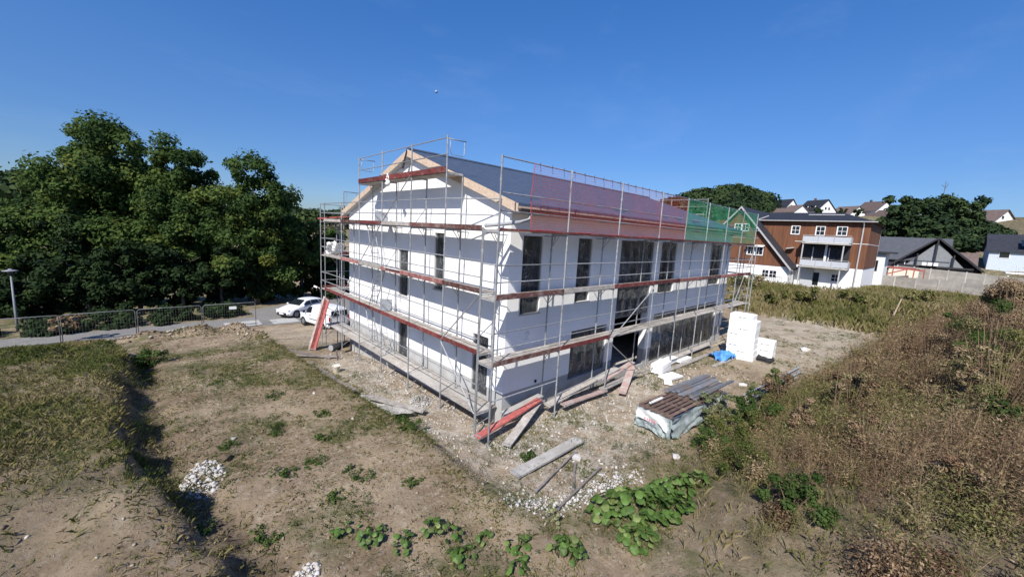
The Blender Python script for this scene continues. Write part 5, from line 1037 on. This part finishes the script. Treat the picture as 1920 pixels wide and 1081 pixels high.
def weedkit(seed, h, nst, nl, ls, spread, tb, tl):
    """one dry weed: thin stems with side twigs and many small leaves; returns V(tri soup), tint"""
    r = np.random.default_rng(seed); T = []; tn = []
    for s in range(nst):
        a = r.uniform(0, 6.28); l = spread*r.random(); top = np.array([math.cos(a)*l, math.sin(a)*l, h*r.uniform(.65, 1.05)]); b0 = np.array([math.cos(a)*l*.15, math.sin(a)*l*.15, -.03]); mid = (b0+top)/2+np.array([math.cos(a), math.sin(a), 0])*-.06*h
        wv = np.array([-math.sin(a+1), math.cos(a+1), 0])*.0055*h**.5
        for p, q in ((b0, mid), (mid, top)): T += [(p-wv, p+wv, q)]; tn.append(tb+r.normal(0, .05))
        for k in range(nl):
            f = r.random()**.7; p = (b0*(1-f)**2+2*mid*f*(1-f)+top*f*f); d = r.normal(size=3); d[2] = abs(d[2])*.8; d /= np.linalg.norm(d); o = p+d*(.05+.22*h*(1-f*.55)*r.random()); e = o+d*ls*r.uniform(.6, 1.5); sd = np.cross(d, r.normal(size=3)); sd /= np.linalg.norm(sd); sd *= ls*r.uniform(.22, .5)
            T.append((o-sd*.5, o+sd*.5, e)); tn.append(tl+r.normal(0, .1))
            if k % 3 == 0: T.append((p, p+np.array([0, 0, .006]), o)); tn.append(tb)
    return np.array(T), np.array(tn)
def scatter(name, kits, x, y, sc, choice, m, r, dt=None):
    Vs, Ts = [], []; z = H(x, y)
    for k, (T, tn) in enumerate(kits):
        j = np.where(choice == k)[0]
        if not len(j): continue
        a = r.uniform(0, 6.28, len(j)); c, s = np.cos(a)[:, None, None], np.sin(a)[:, None, None]; Q = T[None]*sc[j][:, None, None, None]
        W = np.stack([Q[..., 0]*c-Q[..., 1]*s+x[j][:, None, None], Q[..., 0]*s+Q[..., 1]*c+y[j][:, None, None], Q[..., 2]+z[j][:, None, None]], -1); Vs.append(W.reshape(-1, 3)); Ts.append(np.repeat(np.clip(tn[None]+(0 if dt is None else dt[j][:, None]), 0, 1), 3, axis=1).ravel())
    V = np.concatenate(Vs); o = put(name, npmesh(name, m, V, np.arange(len(V)).reshape(-1, 3), np.concatenate(Ts))); o['kind'] = 'stuff'; return o
kits = [weedkit(1, 1.0, 5, 24, .05, .3, .3, .22), weedkit(2, 1.25, 4, 30, .045, .35, .35, .42), weedkit(3, .8, 6, 20, .055, .35, .5, .80), weedkit(4, .55, 7, 16, .06, .3, .6, .92), weedkit(5, 1.4, 3, 34, .04, .3, .2, .08), weedkit(6, .7, 6, 18, .06, .4, .45, .58)]
n = 7200; x = -3.0+(r.random(n)**1.55)*46; y = foot_y(x)-.1-(r.random(n)**1.1)*9.5; d_ = foot_y(x)-y
dist = np.hypot(x-CAM.x, y-CAM.y); keep = (dist > 3.4) & (r.random(n) < np.clip(np.where(x < 2.5, .10+.25*np.clip(x+.5, 0, 3)/3, 1)*np.clip(.35+d_*.5, 0, 1), 0, 1)); keep &= ~((x < 1.2) & (np.hypot(x+.5, y+5.7) < 2.0))
x, y, d_ = x[keep], y[keep], d_[keep]; g = vn(x, y, 2.6, 70); q = r.random(len(x)); ch = np.where(g > .6, np.where(q < .5, 2, np.where(q < .8, 3, 5)), np.where(q < .28, 0, np.where(q < .6, 1, np.where(q < .78, 4, np.where(q < .92, 5, 2)))))
ch = np.where((d_ < 1.6) & (q < .75), np.where(q < .4, 3, 2), ch)
sc = (.62+.6*r.random(len(x)))*np.clip(np.where(x > 8, .85, .55)+d_*.14, .5, 1.3)*np.interp(x, [-3, 4, 14, 40], [.75, .95, 1.3, 1.8])
scatter('undergrowth', kits, x, y, sc, ch, dryweed, r, .1*(vn(x, y, 1.1, 71)-.5))
x, y, i = clumped(6500, (-1.5, 45, -16, -4.6), lambda x, y: ss(-.3, .5, foot_y(x)-y)*np.interp(x, [-1.5, 3, 45], [.2, 1, .8]), r, 7, .1)
blades(x, y, .08+.3*r.random(len(x)), .006+.008*r.random(len(x))+.0007*np.clip(x, 0, 40), r, .8, np.clip(.45+.5*vn(x, y, 1.8, 72)+r.normal(0, .15, len(x)), 0, 1))
# thicker clumps inside the thicket and flat litter on the soil
r = np.random.default_rng(300); n = 240; cx_ = -1.5+(r.random(n)**1.4)*40; cy_ = foot_y(cx_)-.5-r.random(n)*8.5; k_ = (np.hypot(cx_-CAM.x, cy_-CAM.y) > 4.5) & (r.random(n) < np.clip((cx_+1.5)/5, .1, 1)); cx_, cy_ = cx_[k_], cy_[k_]; n = len(cx_); per = 1100
cR = r.uniform(.28, .65, n)*np.interp(cx_, [0, 35], [.85, 1.5]); cH = cR*r.uniform(.9, 1.7, n)*np.interp(cx_, [4, 14], [1, 1.5]); i = np.repeat(np.arange(n), per); d = r.normal(size=(n*per, 3)); d /= np.linalg.norm(d, axis=1)[:, None]; d[:, 2] = np.abs(d[:, 2])
q = r.random(n*per)**.5*(1+.25*r.normal(size=n*per)); cz_ = H(cx_, cy_)
P = np.stack([cx_[i]+d[:, 0]*cR[i]*q, cy_[i]+d[:, 1]*cR[i]*q, cz_[i]+d[:, 2]*cH[i]*q*1.25], -1); ls_ = .021*r.uniform(.5, 1.7, n*per)*(1+.035*np.clip(cx_[i], 0, 40)); V, F_ = leaves(P, d+r.normal(0, .8, P.shape), ls_, r, 2.4)
ct = np.where(r.random(n) < .28, r.uniform(.75, .98, n), r.uniform(.08, .55, n)); o = put('undergrowth', npmesh('undergrowth', dryweed, V, F_, np.repeat(np.clip(ct[i]+r.normal(0, .11, n*per), 0, 1), 4))); o['kind'] = 'stuff'
n = 70000; x = r.uniform(-13, -2.6, n); y = r.uniform(-6.5, 12, n); k_ = vn(x, y, .9, 91)*.7+.3*vn(x, y, .3, 92)+.25*r.random(n) > .62; x, y = x[k_], y[k_]
blades(x, y, .015+.06*r.random(len(x))**1.5, .005+.006*r.random(len(x)), r, 2.6, np.clip(.62+.3*vn(x, y, 1.3, 93)-.3*(r.random(len(x)) < .25)+r.normal(0, .12, len(x)), 0, 1), 'dry_straw')
n = 42000; x = r.uniform(-14, 20, n); y = r.uniform(-8.5, 20, n); k_ = (vn(x, y, 1.5, 31)*.6+vn(x, y, .5, 81)*.5+.2*r.random(n) > .55) & ~((x > -.6) & (y > -.3)) & (foot_y(x)-y < 1.5); x, y = x[k_], y[k_]; n = len(x)
P = np.stack([x, y, H(x, y)+.006+.03*r.random(n)**2], -1); N = r.normal(0, .45, (n, 3))+np.array([0, 0, 1]); V, F_ = leaves(P, N, .012+.026*r.random(n)**2, r, 2.2)
o = put('leaf_litter', npmesh('leaf_litter', grassm, V, F_, np.repeat(np.clip(.25+.7*vn(x, y, .8, 82)+r.normal(0, .2, n), 0, 1), 4))); o['kind'] = 'stuff'
r = np.random.default_rng(310); gk_ = [weedkit(11, .22, 7, 9, .035, .5, .2, .35), weedkit(12, .3, 6, 10, .03, .4, .3, .6), weedkit(13, .14, 9, 7, .04, .8, .2, .2)]
n = 3400; x = r.uniform(-12.5, 9, n); y = r.uniform(-7, 15, n); k_ = (vn(x, y, 1.5, 31)*.6+vn(x, y, .6, 111)*.6+.25*r.random(n) > .72) & ~((x > -1.3) & (y > -1.1)) & (foot_y(x)-y < .8) & (x > bank_x(y)-1.5); x, y = x[k_], y[k_]
scatter('low_weeds', gk_, x, y, r.uniform(.5, 1.3, len(x)), r.integers(0, 3, len(x)), weedgreen, r, r.normal(0, .15, len(x)))
# bushes at the foot of the dry bank and before the clad house
def bush(label, x, y, R, Hh, m, seed, nl, ls, name='bush', cat='bush', group=None, toff=0):
    V, F_, tn = crown(seed, R, Hh, 18, nl, ls, -.5); z = gz(x, y); t = thing(name, label, cat, (x, y, z), 0, group); put('foliage', npmesh('foliage', m, V, F_, np.clip(tn+toff, 0, 1)), t, Matrix.Translation((x, y, z+Hh*.45)))
    b = MB()
    for k in range(14 if m == dryweed and R > .5 else 0): a = k*2.4; q = .25+.6*((k*7) % 5)/5; hh = Hh*(1.15+.3*((k*3) % 7)/7); b.tube([(0, 0, 0), (math.cos(a)*R*q*.6, math.sin(a)*R*q*.6, hh*.6), (math.cos(a)*R*q, math.sin(a)*R*q, hh)], [.012, .008, .003], 4, False)
    for k in range(5): a = k*1.3; b.tube([(0, 0, -.1), (math.cos(a)*R*.3, math.sin(a)*R*.3, Hh*.5), (math.cos(a)*R*.6, math.sin(a)*R*.6, Hh*.95)], [.03*R, .02*R, .006*R], 5)
    put('stem', b.mesh('stem', twigm), t, Matrix.Translation((x, y, z)))['kind'] = 'stuff'; return t
bb = [(34.5, 3.6, 1.5, 1.0, 'at the far corner of the scaffold'), (36.5, 1.0, 1.4, 1.1, 'left in the row before the clad house'), (38.0, -1.6, 1.5, 1.2, 'below the clad house balcony'), (40.5, 4.5, 1.8, 1.1, 'before the iron railing'), (39.5, -5.0, 1.4, .9, 'under the corner of the clad house'), (43.0, -9.5, 1.6, 1.0, 'before the lower panel wall'), (33.6, 6.5, 1.6, 1.1, 'behind the far scaffold poles')]
for k, (x, y, R, h, l) in enumerate(bb): bush('olive dry bush on the bank '+l, x, y, R, h, grassm, 120+k, 2200, .13, group='olive bushes on the dry bank', toff=.12)
bush('fresh green broom like bush in the upper right weeds', 22.5, -10.6, 1.0, 2.3, weedgreen, 130, 5200, .055, toff=.1)
bush('dark brown dense shrub at the right picture edge', 18.5, -12.1, 1.5, 3.4, dryweed, 131, 26000, .05, toff=.12)
bush('second dark brown shrub behind the right edge shrub', 23.5, -13.7, 1.7, 3.4, dryweed, 132, 22000, .055, toff=.15)
bush('dark green shrub low at the right picture edge', 7.4, -11.0, .9, 1.1, weedgreen, 133, 2600, .07, toff=-.3)
bush('tall pale green weed growing before the wrapped pallets', 5.6, -4.75, .55, 1.15, palegreen, 134, 2600, .045, toff=0)
bush('pale green weed beside the pale tall one at the pallets', 6.5, -4.9, .5, .9, palegreen, 135, 1800, .045, toff=-.1)
bush('dark green bushy weed left in the weed slope', 6.8, -5.9, .8, .9, weedgreen, 136, 3000, .06, toff=-.15)
bush('reddish brown dry shrub in the middle of the weed slope', 9.0, -6.2, .8, 1.3, dryweed, 137, 3600, .04, toff=-.25)
bush('yellow green weed bush behind the reddish dry shrub', 10.0, -5.8, .7, 1.2, weedgreen, 138, 2600, .06, toff=.25)
bush('pale feathery plant rising from the white rubble strip', -2.45, -4.55, .22, .6, palegreen, 139, 900, .03, toff=.1)
bush('small dark green bush at the left trench top', -9.0, 13.0, .8, .55, weedgreen, 140, 3000, .05, toff=-.1)
bush('small green bush below the grey sheet at the excavation edge', -3.0, 1.0, .35, .25, weedgreen, 141, 900, .05, toff=-.2)
bush('dark green bush in the lower right weeds', 1.1, -8.1, .7, .8, weedgreen, 142, 2600, .05, toff=-.2)
bush('green tufted weed on the bare soil beside the large plank', -1.0, -2.35, .28, .16, weedgreen, 143, 700, .035, toff=-.1)
dk = [(5.6, -7.4, 'lowest in the slope beside the dark green bushy weed'), (8.2, -8.2, 'behind the reddish dry shrub'), (10.6, -7.3, 'above the ground battens'), (13.2, -8.3, 'in the middle of the upper thicket'), (15.6, -7.6, 'at the upper edge toward the dirt track'), (16.8, -9.6, 'just below the right edge shrub'), (11.5, -11.2, 'high at the right of the thicket'), (9.0, -10.6, 'right of the tall stalks'), (4.4, -8.9, 'nearest in the lower right'), (21.5, -9.0, 'farthest before the dirt track'), (3.2, -10.4, 'at the lower right corner')]
for k, (x, y, l) in enumerate(dk): bush('tall brown seedy dock shrub '+l, x, y, (.55, .7, .62, .8)[k % 4], (1.25, 1.6, 1.1, 1.75)[k % 4]*(.8 if x < 6 else 1), dryweed, 170+k, 4200, .032+.0012*x, 'dock_shrub', 'bush', 'brown dock shrubs in the thicket', toff=(-.1, .05, -.25, .12)[k % 4])
ek = [(15.5, -11.9, 1.5, 3.3, 'just right of the tall stalks'), (13.0, -11.3, 1.35, 2.9, 'at mid height of the right edge'), (10.6, -11.1, 1.15, 2.5, 'low at the right edge'), (21.0, -11.8, 1.4, 2.4, 'left of the tallest edge shrub'), (17.6, -10.9, 1.2, 2.4, 'in front of the tallest edge shrub'), (12.2, -9.9, .95, 1.6, 'between the edge shrubs and the weed slope'), (14.8, -9.8, 1.05, 1.7, 'high in the weed slope'), (8.4, -11.2, .9, 1.8, 'lowest at the right edge')]
for k, (x, y, R, h, l) in enumerate(ek): bush('brown green tangled shrub '+l, x, y, R, h, (dryweed, weedgreen)[k == 1], 220+k, 17000, .032, 'tangled_shrub', 'bush', 'tangled shrubs at the right edge', toff=(.05, -.15, .32, -.08, -.25, .35, -.12, .28)[k])
gk = [(3.9, -5.35, 'left end beside the wrapped load'), (4.8, -5.5, 'close under the wrapped load'), (5.9, -5.5, 'by the pale tall weed'), (4.2, -6.2, 'lower left in the green patch'), (3.2, -5.9, 'nearest the round leaves'), (5.4, -6.4, 'in the middle of the green patch'), (7.6, -5.6, 'at the ground battens'), (2.6, -6.8, 'above the dark soil patch')]
for k, (x, y, l) in enumerate(gk): bush('olive green weed bush '+l, x, y, (.5, .62, .45, .7)[k % 4], (.55, .75, .85, .6)[k % 4], (weedgreen, grassm)[k % 2], 190+k, 3600, .03, 'green_weed_bush', 'bush', 'olive green weed bushes beside the wrapped load', toff=(-.05, -.1, .1, -.2)[k % 4])
# bare stems that stand out of the thicket
for k, (x, y, h) in enumerate(((4.5, -8.3, 2.2), (7.5, -7.9, 2.4), (3.0, -9.2, 1.8), (10.5, -8.5, 2.3), (2.2, -9.9, 1.7), (14, -9, 2.5))):
    rr = random.Random(k); z = gz(x, y); b = MB(); b.tube([(x, y, z-.1), (x+.08*rr.uniform(-1, 1), y+.06, z+h*.5), (x+.2*rr.uniform(-1, 1), y+.1, z+h)], [.014, .01, .003], 5)
    for j in range(16): f = rr.uniform(.25, .95); a = rr.uniform(0, 6.28); l = .5*(1.1-f); b.tube([(x, y+.08*f, z+h*f), (x+math.cos(a)*l, y+math.sin(a)*l, z+h*f+l*.8)], [.006, .002], 4)
    t = thing('dry_stalk', 'bare dry branching stalk in the weed thicket, '+('second from the left of six', 'third from the right of six', 'third from the left of six', 'second from the right of six', 'leftmost and nearest of six', 'rightmost and farthest of six')[k], 'plant', (x, y, z), 0, 'tall dry stalks in the thicket'); b.build('stalk', twigm, t)

# ------------------------------------------------------------------ broad leaved plants, every leaf a part
def leafmesh(seed):
    r = random.Random(seed); n = 11; V = [(0, 0, 0)]; 
    for rr_, dz in ((.55, .06), (1.0, .0)):
        for k in range(n): a = 2*math.pi*k/n; w_ = (1-.35*math.exp(-((a-math.pi)/.35)**2))*(1+.07*math.sin(a*5+seed)+r.uniform(-.04, .04)); V.append((math.cos(a)*.5*rr_*w_, math.sin(a)*.46*rr_*w_, dz+.05*rr_*math.sin(a*3+seed)-.05*rr_*rr_))
    Fq = [(0, 1+k, 1+(k+1) % n) for k in range(n)]+[(1+k, 1+n+k, 1+n+(k+1) % n, 1+(k+1) % n) for k in range(n)]
    me = MB().add(V, Fq).mesh('leaf', burleaf, True); return me
LM = [leafmesh(k) for k in range(4)]
_b = burleaf; burleaf = burpale; LM.append(leafmesh(9)); burleaf = _b
def broad(label, x, y, rx, ry, n, size, hgt, seed, rot=0, group='broad leaved plants on the soil'):
    r = random.Random(seed); z0 = gz(x, y); t = thing('broad_leaf_plant', label, 'plant', (x, y, z0), 0, group); b = MB()
    for k in range(n):
        a = r.uniform(0, 6.28); q = math.sqrt(r.random()); lx, ly = rx*q*math.cos(a), ry*q*math.sin(a); px, py = x+lx*math.cos(rot)-ly*math.sin(rot), y+lx*math.sin(rot)+ly*math.cos(rot)
        z = gz(px, py)+.05+hgt*(1-.6*q*q)*r.uniform(.45, 1.1); s = size*r.uniform(.55, 1.2)
        M = Matrix.Translation((px, py, z)) @ Matrix.Rotation(math.atan2(py-y, px-x)+r.uniform(-.8, .8), 4, 'Z') @ Matrix.Rotation(r.uniform(-.15, .85), 4, 'Y') @ Matrix.Rotation(r.uniform(-.5, .5), 4, 'X') @ Matrix.Diagonal((s, s, s, 1))
        put('leaf', LM[4] if r.random() < .16 else LM[k % 4], t, M)
        b.tube([(x+(px-x)*.75, y+(py-y)*.75, gz(px, py)), (px, py, z)], .006, 4, False)
    b.build('stem', weedgreen, t)['kind'] = 'stuff'; return t
broad('largest patch of big round green leaves beside the white rubble strip', -.45, -5.55, 1.35, .62, 240, .19, .42, 1, -.55)
broad('right arm of big round green leaves reaching into the weeds', 1.0, -5.75, 1.0, .42, 100, .175, .35, 2, -.35)
broad('lower tongue of big green leaves hanging down the soil bank', -1.35, -5.95, .5, .35, 54, .17, .28, 3)
broad('upright green leaf cluster at the bottom just left of the big patch', -2.95, -5.35, .4, .27, 46, .145, .36, 4, -.7)
broad('low green leaf cluster in the bottom middle left of the upright one', -3.55, -4.55, .3, .2, 18, .16, .16, 5)
broad('bright green leaf cluster with two lobes at the bottom middle', -4.55, -3.35, .26, .44, 34, .135, .22, 6, .7)
broad('second half of the two lobed leaf cluster', -4.55, -4.05, .28, .3, 22, .14, .14, 7)
broad('compact bright green leaf cluster at the bottom left of the middle', -5.75, -2.7, .3, .25, 30, .13, .22, 8)
broad('loose green leaf cluster right of the compact bright one', -5.3, -3.15, .3, .24, 20, .13, .12, 9)
broad('small leaf tuft left of the compact bright cluster', -6.1, -2.2, .28, .2, 14, .14, .1, 10)
broad('small leaf tuft near the right of the two lobed cluster', -3.95, -3.95, .18, .16, 12, .15, .12, 11)
broad('leaf cluster cut by the bottom picture edge', -3.9, -4.95, .24, .18, 16, .13, .16, 12)
broad('leafy tuft in front of the bottom white rubble heap', -7.05, -3.0, .16, .14, 12, .14, .1, 13)
sp = [(-6.17, 2.83, .35), (-5.87, .46, .3), (-7.36, 2.52, .3), (-5.3, 1.6, .3), (-5.16, -.64, .4), (-7.27, -1.32, .3), (-5.7, 5.5, .4), (-6.9, 8.0, .45), (-3.2, .6, .3), (-4.3, -1.6, .25), (-6.6, .3, .35), (-4.9, 3.0, .3), (-2.6, -5.1, .2), (-8.2, -.6, .25), (-6.0, -1.2, .3)]
wl = ['left of the middle of the bare plateau', 'among the soil patches before the excavation edge', 'beside the tan flat stone', 'on the central plateau', 'low olive one in front of the excavation edge', 'near the lower left trench', 'in the upper plateau', 'high on the plateau near the rubble ridge', 'at the excavation edge corner', 'between the plateau edge and bright clusters', 'right of the white rubble heap', 'on the plateau behind the central tuft', 'next to the upright leaf cluster', 'in the lower trench', 'left above the compact bright cluster']
for k, (x, y, R) in enumerate(sp): bush('low green weed tuft '+wl[k], x, y, R, .07+.08*R, weedgreen, 150+k, 340, .035, 'weed_tuft', 'weed', 'low weed tufts on the bare soil', toff=.1 if k % 2 else -.1)
